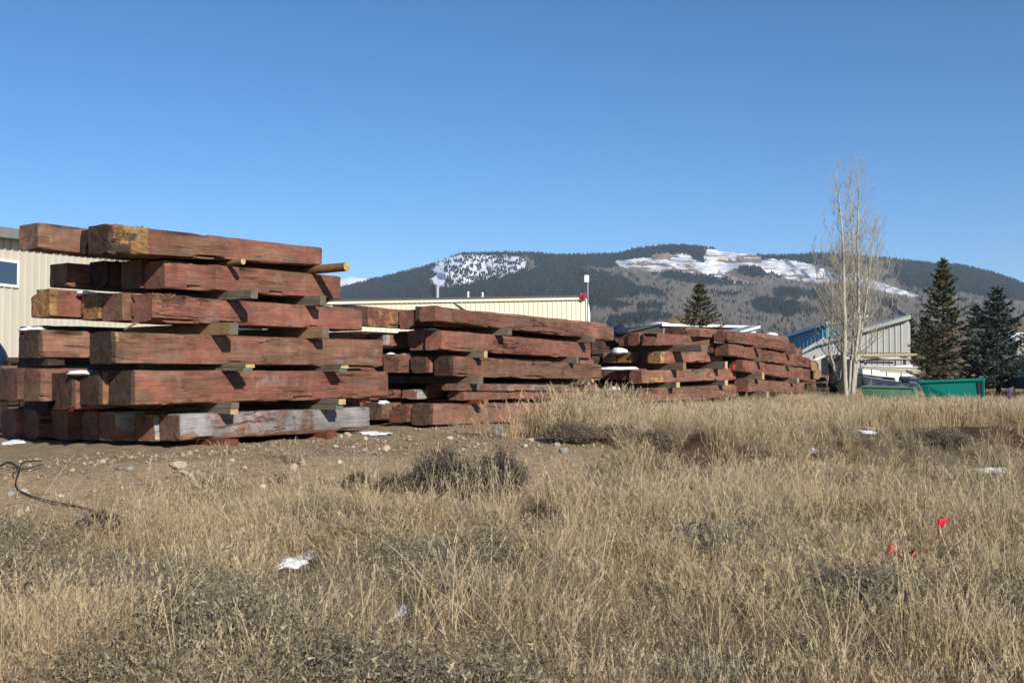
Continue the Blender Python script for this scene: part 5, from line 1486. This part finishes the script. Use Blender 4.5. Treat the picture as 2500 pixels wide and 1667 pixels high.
# ------------------------------------------------------------------ snow on the timbers and on the ground
def flat_snow(px, py, d, wpx, hm, dep, label, seed, kind='snow', z=None, rz=0, amp=.35):
    c = at(px, py, d)
    if z is not None: c.z = z
    return blob('snow_patch', c, (wpx * d / F / 2, dep, hm), M_SNOW, label, 'snow', seed, 30, 14, amp + .25, rz=rz, fr=2.6)
SN = 'snow'
c = S3.hit(1508, 858, 1.2); flat_snow(1510, 860, c.y, 38, .115, .35, 'rounded snow cap on the two yellow ended timbers', 41, amp=.15)
c = S3.hit(1506, 898, .6); flat_snow(1506, 901, c.y, 96, .07, .3, 'long white snow strip on the third stack beside the second stack', 42, amp=.18)
c = S3.hit(1500, 950, .8); flat_snow(1500, 951, c.y, 30, .08, .3, 'small shaded snow lump low on the third stack', 43, amp=.1)
c = S2.hit(1040, 806, .6); flat_snow(1046, 808, c.y + .1, 60, .055, .22, 'blue shaded snow under the black ended top timber', 44, amp=.15)
c = S2.hit(955, 866, 1.2); flat_snow(955, 868, c.y + .1, 26, .055, .2, 'left small blue snow lump on the third course of the second stack', 45, amp=.15)
c = S2.hit(988, 865, 1.0); flat_snow(990, 868, c.y + .1, 30, .05, .2, 'right small snow lump with sunlit rim on the second stack', 46, amp=.15)
c = S1.hit(85, 806, 1.6); flat_snow(80, 806, c.y + .25, 60, .045, .2, 'blue shaded snow on the far left fourth course timber', 47, amp=.2)
c = S1.hit(215, 716, 1.2); flat_snow(213, 718, c.y + .2, 40, .035, .2, 'thin white snow on top of the third course, left of the purple end', 48, amp=.2)
c = S1.hit(205, 909, .8); flat_snow(208, 912, c.y + .1, 84, .045, .18, 'snow under the black ended fourth course timber, partly sunlit', 49, amp=.2)
c = S1.hit(925, 985, 1.2); flat_snow(935, 984, 17.2, 30, .05, .2, 'tiny snow lump behind the right end of the biggest timber', 51, amp=.1)
def gsnow(px, py, wpx, hm, dep, label, seed, rz=0):
    best = ground_hit(px, py)
    z = float(H(best.x, best.y))
    return blob('snow_patch', (best.x, best.y, z - hm * .22), (wpx * best.y / F / 2, dep * 1.2, hm * .62), M_SNOW, label, 'snow', seed, 40, 16, .8, rz=rz, fr=2.4)
gsnow(910, 1058, 84, .05, .22, 'white snow sliver on the gravel between the first two stacks', 60)
c = S1.hit(40, 1086, 2.9); flat_snow(38, 1090, c.y, 70, .09, .25, 'blue shaded snow on the ground below the nearest stack at the left edge', 61, amp=.15)
blob('dark_tarp_bundle', at(-46, 912, 16), (.42, .5, .62), M_TARP, 'dark navy tarp bundle at the left edge behind the nearest stack', 'tarp', 77, amp=.15)
gsnow(690, 1378, 100, .10, .16, 'left snow patch in the foreground grass, the larger of a joined pair', 62)
gsnow(765, 1362, 75, .10, .14, 'right tapering snow patch in the foreground grass joined to the larger one', 63, .2)
gsnow(975, 1496, 84, .09, .14, 'oval snow patch in the grass at the bottom centre', 64)
gsnow(410, 1650, 110, .08, .13, 'faint snow under sagebrush at the bottom edge', 65)
gsnow(1790, 1512, 34, .09, .07, 'small upright white snow lump in the grass right of centre', 66)
gsnow(1700, 1396, 30, .06, .08, 'small white snow dot in the grass left of the tall stalks', 67)
gsnow(1970, 1352, 34, .07, .10, 'small white snow lump left of the fallen red ribbon', 68)
gsnow(1982, 1105, 28, .09, .12, 'small bright snow spot on the dark soil bank', 69)
gsnow(2420, 1152, 84, .10, .2, 'long snow patch on the dark bank near the right edge', 70)
gsnow(2118, 1044, 80, .07, .35, 'upper long thin snow patch in the grass above the bank', 71)
gsnow(2112, 1055, 60, .06, .25, 'lower long thin snow patch in the grass above the bank', 72)
gsnow(2262, 1033, 40, .11, .25, 'bright snow patch above the bank, below the teal bin', 73)
gsnow(1285, 1297, 60, .03, .08, 'dim snow trace in the grass below the sagebrush', 74)

# ------------------------------------------------------------------ rocks, stick, cable, flags
def mat_rock(name, a, b):
    m = NT(name); v = m.obj(); n = m.noise(v, 14, 6, .7)
    m.base(m.mix(m.ramp(n, .3, .7), a, b)); m.bump(n, .02); return m.mat
M_ROCK = mat_rock('pale_rock', (0.33, 0.27, 0.19), (0.52, 0.45, 0.34))
M_ROCKG = mat_rock('grey_rock', (0.20, 0.19, 0.16), (0.33, 0.31, 0.26))
def rock(px, py, wpx, hpx, label, seed, mat=None, name='rock'):
    g = ground_hit(px, py + hpx * .3); rs = random.Random(seed); bm = bmesh.new()
    bmesh.ops.create_icosphere(bm, subdivisions=2, radius=1)
    s_ = g.y / F / 2 
    for _ in range(7):      # flat facets
        nrm = Vector((rs.uniform(-1,1), rs.uniform(-1,1), rs.uniform(-1,1))).normalized(); k = rs.uniform(.55, .8)
        for v in bm.verts:
            t = v.co.dot(nrm)
            if t > k: v.co -= nrm * (t - k)
    for v in bm.verts:
        v.co += Vector((rs.uniform(-1,1), rs.uniform(-1,1), rs.uniform(-1,1))) * .03
        v.co = Vector((v.co.x * wpx * s_ * 1.2, v.co.y * wpx * s_ * .9, v.co.z * hpx * s_ * 1.5))
    me = bpy.data.meshes.new('rock'); bm.to_mesh(me); bm.free(); me.materials.append(mat or M_ROCK)
    o = link(name, me, loc=g + Vector((0, 0, hpx * s_ * .45)), rot=(0, 0, rs.uniform(0, 3)))
    return tag(o, label, 'rock')
R_ = [(1212,1054,38,26,'greenish grey boulder beside the bearer block of the second stack',M_ROCKG),(1232,1062,16,14,'small pale stone leaning on the greenish boulder',M_ROCK),
 (848,1061,24,11,'pale block shaped stone near the snow sliver',M_ROCK),(832,1068,14,8,'small stone left of the pale block shaped one',M_ROCK),
 (942,1096,26,16,'knobbly pale stone on the bank in front of the stacks',M_ROCK),(940,1092,14,8,'flat chip lying on the knobbly pale stone',M_ROCK),
 (738,1130,22,17,'upper bright angular stone of a pair on the bank',M_ROCK),(716,1143,20,16,'lower brown angular stone of a pair on the bank',M_ROCK),
 (436,1138,52,16,'large flat tan stone below the left bearer block',M_ROCK),(486,1154,22,10,'round tan stone right of the large flat one',M_ROCK),
 (565,1125,15,8,'small pale stone in the middle of the dirt bank',M_ROCK),(550,1172,26,8,'flat grey stone above the grass edge',M_ROCKG),(640,1191,18,10,'pale flat stone at the grass edge',M_ROCK),
 (830,1128,16,10,'lone yellowish stone on the bank below the second gap',M_ROCK),(806,1174,30,10,'dark slaty stone on the bank',M_ROCKG),(316,1146,26,10,'flat brown stone in the left dirt',M_ROCKG),
 (28,1209,20,12,'grey pebble at the left inside the cable bend',M_ROCKG),(68,1246,16,14,'white stone at the left near the cable',M_ROCK),(46,1256,26,20,'big yellowish stone at the left near the cable',M_ROCK),(15,1280,34,16,'grey flat stone at the left edge',M_ROCKG),
 (155,1230,16,18,'blue grey upright stone touching the cable',M_ROCKG),(150,1213,20,8,'tan stone above the blue grey one',M_ROCK),(1100,1070,22,8,'long pale stone in front of the second stack',M_ROCK),(1298,1075,10,9,'small white stone near the tall grass tuft',M_ROCK),
 (1235,1120,14,9,'pale stone above the sagebrush',M_ROCK),(915,1160,12,16,'bright upright stone left of the sagebrush',M_ROCK),(1360,1088,18,12,'grey stone on the end of the gravel bank',M_ROCKG),(1376,1100,22,12,'dark stone at the tip of the gravel bank',M_ROCKG),
 (1345,1080,12,9,'little stone behind the grey one on the bank end',M_ROCKG),(700,1108,18,8,'tan chip high on the bank',M_ROCK),(1845,1128,18,10,'bluish stone on the dark soil bank',M_ROCKG),(820,1020+70,20,7,'small flat stone under the gap between stacks',M_ROCK)]
for i, (x, y, a, b, lab, mt) in enumerate(R_): rock(x, y, a, b, lab, i + 1, mt)
# whitish weathered stick on the bank
ga, gb = ground_hit(432, 1158), ground_hit(520, 1198)
mb = MB(); rs = random.Random(5); pts = []
for k in range(7):
    p = ga.lerp(gb, k / 6); p.z = float(H(p.x, p.y)) + .03 + rs.uniform(-.008, .012); p.y += rs.uniform(-.02, .02); pts.append(p - ga)
mb.tube(pts, [.010, .018, .024, .028, .026, .03, .018], 7)
tag(mb.build('weathered_stick', mat_rock('bleached_wood', (0.40, 0.37, 0.30), (0.60, 0.56, 0.47)), loc=ga, smooth=True), 'bleached crooked stick lying on the dirt bank', 'stick')
# black cable
def cable(pix, r, label, up=()):
    pts = []
    for i, (x, y, dz) in enumerate(pix):
        g = ground_hit(x, y); g.z += .035 + dz; 
        pts.append(g)
    # catmull-rom
    Q = []
    for i in range(len(pts) - 1):
        p0, p1, p2, p3 = pts[max(i-1,0)], pts[i], pts[i+1], pts[min(i+2, len(pts)-1)]
        for k in range(6):
            t = k / 6; Q.append(.5 * ((2*p1) + (p2-p0)*t + (2*p0-5*p1+4*p2-p3)*t*t + (3*p1-p0-3*p2+p3)*t*t*t))
    Q.append(pts[-1]); c = Q[0].copy(); mb = MB(); mb.tube([q - c for q in Q], r, 6)
    return tag(mb.build('cable', M_TIRE, loc=c, smooth=True), label, 'cable')
cable([(100,1142,.03),(62,1148,.05),(48,1168,.05),(38,1195,.0),(58,1212,.0),(110,1232,.01),(170,1245,.0),(225,1259,.01),(272,1280,.0)], .0075, 'black cable curving over the dirt at the left')
cable([(102,1146,.02),(75,1152,.0),(35,1163,.0),(33,1180,.0)], .005, 'short thin end of black cable doubled beside the longer one')
cable([(0,1148,.01),(22,1146,.03),(45,1150,.0)], .012, 'short grey strap end at the left edge')
# red marker flag and fallen red ribbon
g = ground_hit(2306, 1390); d = g.y
r = empty('marker_flag', g, 'small red triangular marker flag standing in the grass at right', 'flag')
def L(x, y, dd=0): return at(x, y, d + dd) - g
mb = MB(); nx_ = 8; P_ = []
for i in range(nx_ + 1):
    t = i / nx_; xt = 2290 + 33 * t; yb = 1296 - 26 * t ** .8
    for j in range(4):
        y = 1266 + (yb - 1266) * j / 3; P_.append(L(xt - 3 * j * (t - .2), y, -.012 * math.sin(t * 6 + j * .5)))
fs = [(i*4+j, (i+1)*4+j, (i+1)*4+j+1, i*4+j+1) for i in range(nx_) for j in range(3)]
mb.add(P_, fs)
f = mb.build('flag_cloth', simple('red_flag_vinyl', (0.52, 0.012, 0.03), .5, var=.2, scale=10), r, True); sf = f.modifiers.new('thick', 'SOLIDIFY'); sf.thickness = .002
mb = MB(); mb.tube([L(2294, 1395), L(2291, 1262)], .003, 5); mb.build('wire_stake', M_STEELDARK, r)
mb = MB(); g = ground_hit(2200, 1400); P_ = []
for i in range(13):
    t = i / 12; q = ground_hit(2160 + 68 * t, 1388 + 26 * t * t) - g
    q.z += .06 + .04 * math.sin(t * 9); P_ += [q + Vector((0, 0, 0)), q + Vector((.01, -.04, .07 + .04 * t + .02 * math.sin(t * 14)))]
mb.add(P_, [(2*i, 2*i+2, 2*i+3, 2*i+1) for i in range(12)])
o = mb.build('red_ribbon', m_tag, loc=g, smooth=True); sf = o.modifiers.new('thick', 'SOLIDIFY'); sf.thickness = .003
tag(o, 'fallen red plastic ribbon tangled in the grass below the flag', 'ribbon')

# ------------------------------------------------------------------ sagebrush and low dark bushes
SB = [(1075,1232,13,170,135,'left half of the big dark sagebrush in front of the second stack'),(1220,1222,12.7,140,118,'right hand big dark sagebrush in front of the second stack'),
      (965,1250,12.4,150,85,'lower left dark sagebrush beside the big one'),(1145,1238,12.6,150,108,'middle mound of the big dark sagebrush'),
      (870,1205,12,60,40,'small dark tuft on the bank left of the sagebrush'),(1330,1300,10,110,60,'rusty brown low bush in the grass right of the sagebrush'),
      (240,1330,9,130,70,'dark green low bush at the left grass edge'),(1700,1350,9.3,140,60,'dark low bush in the right field, left part'),(1830,1345,9.3,120,62,'dark low bush in the right field, right part'),
      (1395,1082,15.5,170,48,'purplish dry weeds at the end of the gravel bank'),(1500,1080,16,140,36,'grey weed tuft right of the gravel bank end'),(2230,1330,9.8,150,45,'low dark growth beneath the red flag'),
      (1600,1110,15,120,50,'dark weeds left on the soil bank'),(2300,1100,15.5,150,50,'dark weeds right on the soil bank')]
for i, (x, y, d, a, b, lab) in enumerate(SB):
    g = ground_hit(x, y)
    mt = M_DARKSAGE; lm = M_DARKSAGE
    if 'rusty' in lab: mt = lm = M_WEED
    if 'weed' in lab: mt = lm = M_WEED
    r = brush(x, y, g.y, a, b, lab, mt, 50 + i, 230, .0045, 'sagebrush', 'bush', 46, lm)
    r.location.z = float(H(r.location.x, r.location.y))
# ------------------------------------------------------------------ grass: thousands of dry clumps, one object per kind
def blade_mesh(name, mat, seed, n, h, rad, wid, lean, curl=.2, head=0, bits=0, dark=.25, seg=3):
    rs = np.random.default_rng(seed); V = []; Fc = []; Tn = []
    for i in range(n):
        a = rs.uniform(0, 6.28); q = rs.random() ** .6 * rad; b = np.array([math.cos(a) * q, math.sin(a) * q, -.02])
        hh = h * rs.uniform(.45, 1.1); la = rs.uniform(0, 6.28); lv = lean * rs.uniform(.1, 1.3)
        L = np.array([math.cos(la), math.sin(la), 0]) * lv; side = np.array([-math.sin(a + rs.uniform(-1, 1)), math.cos(a), 0]); side /= np.linalg.norm(side)
        tint = (rs.random() ** 2.2 * dark * 2, rs.random() ** 3 * .5, 0); prev = None
        pts = []
        for k in range(seg + 1):
            t = k / seg; p = b + np.array([0, 0, hh * t * (1 - .25 * curl * t)]) + L * hh * (t ** 1.7); pts.append(p)
        for k in range(seg):
            w0 = wid * (1 - .75 * k / seg); w1 = wid * (1 - .75 * (k + 1) / seg); bb = len(V)
            if k == seg - 1:
                V += [pts[k] - side * w0, pts[k] + side * w0, pts[k+1]]; Fc.append((bb, bb+1, bb+2, bb+2)); Tn += [tint] * 3
            else:
                V += [pts[k] - side * w0, pts[k] + side * w0, pts[k+1] + side * w1, pts[k+1] - side * w1]; Fc.append((bb, bb+1, bb+2, bb+3)); Tn += [tint] * 4
        if rs.random() < head:       # seed head
            dv = pts[-1] - pts[-2]; dv /= np.linalg.norm(dv)
            for k in range(5):
                c = pts[-1] - dv * rs.uniform(0, .09); o = rs.uniform(-1, 1, 3) * .006; bb = len(V)
                V += [c + o - side * .003, c + o + side * .003, c + o + dv * .03 + rs.uniform(-1, 1, 3) * .008]; Fc.append((bb, bb+1, bb+2, bb+2)); Tn += [(0, .55, 0)] * 3
        for k in range(bits):        # dry leaflets
            t = rs.uniform(.25, 1.0); j = min(seg - 1, int(t * seg)); c = pts[j] + (pts[j+1] - pts[j]) * (t * seg - j) + rs.uniform(-1, 1, 3) * .014
            dv = rs.uniform(-1, 1, 3); dv[2] = abs(dv[2]); dv *= rs.uniform(.008, .019); q2 = rs.uniform(-1, 1, 3) * .0032; bb = len(V)
            V += [c - q2, c + q2, c + dv]; Fc.append((bb, bb+1, bb+2, bb+2)); Tn += [(rs.random() * dark * 1.6, rs.random() ** 3 * .8, 0)] * 3
    fs = [tuple(dict.fromkeys(f)) for f in Fc]
    me = bpy.data.meshes.new(name); me.from_pydata([tuple(v) for v in V], [], fs); me.materials.append(mat); me.update()
    attr_color(me, 'tint', np.array(Tn)); return me

def scatter(name, protos, P, sc, label, lean=.12):
    """one object: a vertex per clump, a geometry-nodes tree puts the clump meshes there"""
    n = len(P); me = bpy.data.meshes.new(name); me.vertices.add(n); me.vertices.foreach_set('co', P.astype(np.float32).ravel())
    a = me.attributes.new('rot', 'FLOAT_VECTOR', 'POINT'); r = np.stack([rng.normal(0, lean, n), rng.normal(0, lean, n), rng.uniform(0, 6.28, n)], 1).astype(np.float32); a.data.foreach_set('vector', r.ravel())
    a = me.attributes.new('scl', 'FLOAT', 'POINT'); a.data.foreach_set('value', sc.astype(np.float32))
    a = me.attributes.new('pick', 'INT', 'POINT'); a.data.foreach_set('value', rng.integers(0, len(protos), n).astype(np.int32))
    o = link(name, me); tag(o, label, 'grass', kind='stuff')
    ng = bpy.data.node_groups.new(name + '_scatter', 'GeometryNodeTree')
    ng.interface.new_socket('Geometry', in_out='INPUT', socket_type='NodeSocketGeometry'); ng.interface.new_socket('Geometry', in_out='OUTPUT', socket_type='NodeSocketGeometry')
    N = ng.nodes; gi = N.new('NodeGroupInput'); go = N.new('NodeGroupOutput'); g2i = N.new('GeometryNodeGeometryToInstance')
    for pm in protos:
        po = bpy.data.objects.new(name + '_clump', pm)
        oi = N.new('GeometryNodeObjectInfo'); oi.inputs['Object'].default_value = po; oi.inputs['As Instance'].default_value = False
        ng.links.new(oi.outputs['Geometry'], g2i.inputs[0])
    def na(nm, tp):
        x = N.new('GeometryNodeInputNamedAttribute'); x.data_type = tp; x.inputs['Name'].default_value = nm; return x.outputs[0]
    iop = N.new('GeometryNodeInstanceOnPoints'); iop.inputs['Pick Instance'].default_value = True
    L = ng.links
    L.new(gi.outputs[0], iop.inputs['Points']); L.new(g2i.outputs[0], iop.inputs['Instance'])
    L.new(na('pick', 'INT'), iop.inputs['Instance Index'])
    er = N.new('FunctionNodeEulerToRotation'); L.new(na('rot', 'FLOAT_VECTOR'), er.inputs[0]); L.new(er.outputs[0], iop.inputs['Rotation'])
    L.new(na('scl', 'FLOAT'), iop.inputs['Scale']); L.new(iop.outputs[0], go.inputs[0])
    md = o.modifiers.new('scatter', 'NODES'); md.node_group = ng
    return o

def field(n, dmin, dmax, power=1.0, umax=.66):
    """points spread over the visible wedge (and a step beyond it), denser near the camera"""
    d = dmin * (dmax / dmin) ** (rng.uniform(0, 1, n) ** power); u = rng.uniform(-umax, umax, n)
    return u * d, d

BL = []
for pl, L_ in ((S1, 5.2), (S2, 7.2), (S3, 5), (S4, 6.5), (S5, 3)): BL.append((pl, L_))
def free(x, y):
    ok = np.ones(x.shape, bool)
    for pl, L_ in BL:
        dx = x - pl.P.x; dy = y - pl.P.y; a = dx * pl.s.x + dy * pl.s.y; b = dx * pl.e.x + dy * pl.e.y
        ok &= ~((a > -2.4) & (a < L_) & (b > -.05) & (b < 3.4))
    return ok
def bare(x, y):
    q, r = qr(x, y)
    p = .045 * (1 - ss((q - .2) / 1.0)) * ss((fbm(x * 1.3, y * 1.3, 3, 370) - .40) / .15) + .002
    return (dirt_mask(x, y) > .35) & (rng.uniform(0, 1, np.shape(x)) > p)

SNOWP = [(o.location.x, o.location.y, max(abs(o.dimensions.x), .1) / 2) for o in COL.objects if o.name.startswith('snow_patch')]
def offsnow(x, y):
    ok = np.ones(x.shape, bool)
    for sx, sy, sr in SNOWP:
        ex = .32 + .09 * max(0, sy - 5)
        ok &= ((x - sx * (y / max(sy, 1))) / (sr * 1.05)) ** 2 + ((y - sy + ex * .75) / ex) ** 2 > 1
    for nm, cw, cd in (('marker_flag', .16, .55), ('red_ribbon', .24, .45)):
        f = COL.objects[nm].location
        ok &= ((x - f.x * y / f.y) / cw) ** 2 + ((y - f.y + cd * .8) / cd) ** 2 > 1
    return ok

fine = [blade_mesh('fine_clump', M_FINE, 100 + i, 110, .18, .14, .0014, .8, bits=3, dark=.45, head=.35) for i in range(5)]
straw = [blade_mesh('straw_clump', M_STRAW, 200 + i, 40, .36, .10, .0016, .38, head=.5, dark=.22, seg=4) for i in range(5)]
tall = [blade_mesh('tall_clump', M_STRAW, 250 + i, 7, .66, .10, .0029, .55, head=.9, dark=.0, seg=6) for i in range(8)]
weed = [blade_mesh('weed_clump', M_WEED, 300 + i, 40, .20, .13, .0018, .5, bits=12, dark=.4) for i in range(4)]
weed += [blade_mesh('weed_clump', M_WEED, 340 + i, 30, .26, .10, .0016, .35, bits=16, dark=.2) for i in range(2)]
sage = [blade_mesh('sage_clump', M_SAGE, 400 + i, 50, .23, .12, .0018, .42, bits=20, dark=.5) for i in range(4)]
farg = [blade_mesh('far_clump', M_STRAW, 500 + i, 60, .36, .22, .0034, .35, head=.5, dark=.25, seg=3) for i in range(4)]
turf = [blade_mesh('turf_clump', M_FINE, 600 + i, 40, .06, .10, .0018, .8, dark=.4, seg=2) for i in range(3)]
patchy = lambda x, y: np.clip(.25 + 1.5 * fbm(x * .9, y * .9, 4, 310), .45, 1.4) * (1 - .35 * LOW(x, y))
LOW = lambda x, y: ss((fbm(x * .42 + 3, y * .75 + 8, 3, 360) - .49) / .07)

def place(x, y): return np.stack([x, y, H(x, y)], 1)

# low fine grass everywhere in the field
x, y = field(36000, 4.2, 19, 1.0)
q, r_ = qr(x, y)
zone_ = lambda x, y: fbm(x * .55 + 4, y * .55, 3, 300) - .10 - .25 * ss((y - 8) / 2.5) + .31 * ss((-x + .7) / 1.8) * ss((7.9 - y) / 1.6)
sage_zone = zone_(x, y)
k = free(x, y) & ~bare(x, y) & offsnow(x, y)
k &= ~((soil_mask(x, y) > .5) & (rng.uniform(0, 1, len(x)) < .965))
k &= ~((sage_zone > .58) & (rng.uniform(0, 1, len(x)) < .40))
X, Y = x[k], y[k]; s = rng.uniform(.65, 1.3, len(X)) * patchy(X, Y)
scatter('fine_dry_grass', fine, place(X, Y), s, 'low fine dry grass covering the field')
# straw coloured upright grass in drifts
x, y = field(22000, 4.3, 21, .95)
q, r_ = qr(x, y)
drift = fbm(x * .45 + 9, y * .45, 3, 320)
k = free(x, y) & ~bare(x, y) & offsnow(x, y)
pr = ss((drift - .44) / .14) * .55 + .04
pr = pr * (1 - .65 * LOW(x, y)) * (1 - .6 * (zone_(x, y) > .57))
pr = np.where((q > 1.2) & (r_ > 4.8), .95, pr)
pr = np.where((q > 1.2) & (r_ < 5.4), .5, pr)
pr = np.where((soil_mask(x, y) > .4), .05, pr)
k &= rng.uniform(0, 1, len(x)) < pr
X, Y = x[k], y[k]; s = rng.uniform(.5, 1.15, len(X)) * np.where(Y > 13, 1.1, .9)
scatter('straw_grass', straw, place(X, Y), s, 'upright straw coloured grass in drifts over the field')
# long single stalks
x, y = field(6500, 4.6, 15, 1.0)
q, r_ = qr(x, y)
k = free(x, y) & ~bare(x, y) & offsnow(x, y) & (soil_mask(x, y) < .3); k &= (fbm(x * .8, y * .8, 2, 330) > .56) | (rng.uniform(0, 1, len(x)) < .10)
k &= (rng.uniform(0, 1, len(x)) > .65 * LOW(x, y)) & ((zone_(x, y) < .57) | (rng.uniform(0, 1, len(x)) < .28))
X, Y = x[k], y[k]
scatter('tall_grass_stalks', tall, place(X, Y), rng.uniform(.6, 1.2, len(X)), 'long pale grass stalks rising above the field', .22)
# brown weeds
x, y = field(24000, 4.2, 17, 1.0)
k = free(x, y) & ~bare(x, y) & offsnow(x, y) & ~((soil_mask(x, y) > .5) & (rng.uniform(0, 1, len(x)) < .94)) & (rng.uniform(0, 1, len(x)) < np.maximum(ss((fbm(x * .7, y * .7, 3, 340) - .46) / .12) * .8, LOW(x, y)))
X, Y = x[k], y[k]
scatter('brown_weeds', weed, place(X, Y), rng.uniform(.5, 1.1, len(X)), 'low brown seed weeds between the grasses')
# grey green sage
x, y = field(16000, 4.2, 14, 1.0)
sz = zone_(x, y)
k = free(x, y) & ~bare(x, y) & offsnow(x, y) & (sz > .585) & (soil_mask(x, y) < .3)
X, Y = x[k], y[k]
scatter('grey_sage_growth', sage, place(X, Y), rng.uniform(.6, 1.5, len(X)) * (.55 + 1.25 * fbm(X * 1.7, Y * 1.7, 2, 377)), 'grey green sage growth, thickest at the lower left')
# distant grass
x, y = field(24000, 17, 62, .9)
k = free(x, y) & (dirt_mask(x, y) < .08)
X, Y = x[k], y[k]
scatter('far_grass', farg, place(X, Y), rng.uniform(.6, 1.15, len(X)) * np.where((X > 4) & (Y < 31), 1.25, 1.0) * (.75 + .5 * fbm(X * .5, Y * .5, 3, 390)), 'dense tall dry grass on the rise before the bins and trees')
# scattered tufts on the dirt
x, y = field(4200, 8, 20, 1.0)
k = free(x, y) & (dirt_mask(x, y) > .35) & (fbm(x * 1.2, y * 1.2, 3, 350) > .50)
X, Y = x[k], y[k]
scatter('sparse_turf', turf, place(X, Y), rng.uniform(.4, 1.1, len(X)), 'sparse short turf on the gravel bank')

# tall bunch grass before the second and third stacks
def bunch(px, py, n, w, h0, label, seed):
    g = ground_hit(px, py); rs = np.random.default_rng(seed)
    X = g.x + rs.normal(0, w, n); Y = g.y + rs.normal(0, w * .55, n)
    o = scatter('bunch_grass', straw, place(X, Y), rs.uniform(.75, 1.1, n) * h0, label, .16); return o
bunch(1400, 1062, 70, .50, 1.8, 'tall arching bunch grass before the right end of the second stack', 1)
bunch(1465, 1050, 60, .42, 2.2, 'tallest bunch grass reaching up between the second and third stack', 2)
bunch(1930, 1010, 40, .5, 1.6, 'tall grass tuft before the fourth stack', 3)
bunch(1600, 1045, 60, .9, 1.1, 'bunch grass along the foot of the third stack', 4)

# gravel on the bank
def gravel():
    n = 9000; x, y = field(n * 3, 8.4, 21, 1.0); k = (dirt_mask(x, y) > .5) & free(x, y); x = x[k][:n]; y = y[k][:n]; m = len(x)
    th = rng.uniform(0, 6.28, m); sz = rng.uniform(.006, .022, m) * (1 + 1.2 * (rng.uniform(0, 1, m) > .95))
    base = np.array([(1,0,0),(0,1,0),(-1,0,0),(0,-1,0),(0,0,.75),(0,0,-.4)], float)
    v = base[None] * sz[:, None, None] * rng.uniform(.6, 1.4, (m, 6, 3)); c, s_ = np.cos(th)[:, None], np.sin(th)[:, None]
    vx = v[..., 0] * c - v[..., 1] * s_; vy = v[..., 0] * s_ + v[..., 1] * c
    P = np.stack([vx + x[:, None], vy + y[:, None], v[..., 2] + (H(x, y) + sz * .25)[:, None]], -1).reshape(-1, 3)
    f = np.array([(0,1,4),(1,2,4),(2,3,4),(3,0,4),(1,0,5),(2,1,5),(3,2,5),(0,3,5)])
    fs = (f[None] + (np.arange(m) * 6)[:, None, None]).reshape(-1, 3)
    mt = NT('gravel_stone'); t = mt.sep(mt.attr('tint')); mt.base(mt.mix(t[0], (0.18, 0.13, 0.08), (0.40, 0.325, 0.23)))
    me = np_mesh('gravel', P, fs, mt.mat); attr_color(me, 'tint', np.repeat(np.stack([rng.uniform(0, 1, m) ** 1.6, 0 * x, 0 * x], 1), 6, 0))
    tag(link('gravel', me), 'loose gravel scattered over the dirt bank', 'gravel', kind='stuff')
gravel()
def stones():
    n = 420; x, y = field(n * 3, 8.6, 19, 1.0); k = (dirt_mask(x, y) > .45) & free(x, y); x = x[k][:n]; y = y[k][:n]; V = []; Fc = []; T_ = []
    for a, b_, h in zip(x, y, H(x, y)):
        bm = bmesh.new(); bmesh.ops.create_icosphere(bm, subdivisions=1, radius=1); s = rng.uniform(.016, .042) * (1.7 if rng.random() < .1 else 1); st = rng.uniform(.5, 1.2, 3) * s; st[2] *= .7; th = rng.uniform(0, 6.28); t0 = rng.uniform(0, 1); o = len(V)
        for v in bm.verts:
            p = np.array(v.co) * rng.uniform(.8, 1.15) * st; V.append((a + p[0] * math.cos(th) - p[1] * math.sin(th), b_ + p[0] * math.sin(th) + p[1] * math.cos(th), h + p[2] + s * .15)); T_.append((t0, 0, 0))
        Fc += [tuple(v.index + o for v in f.verts) for f in bm.faces]; bm.free()
    mt = NT('bank_stone'); t = mt.sep(mt.attr('tint')); mt.base(mt.mix(t[0], (0.16, 0.12, 0.085), (0.40, 0.34, 0.26)))
    me = np_mesh('stones', V, np.array(Fc), mt.mat); attr_color(me, 'tint', np.array(T_)); tag(link('stones', me), 'small stones half sunk in the dirt bank', 'stones', kind='stuff')
stones()
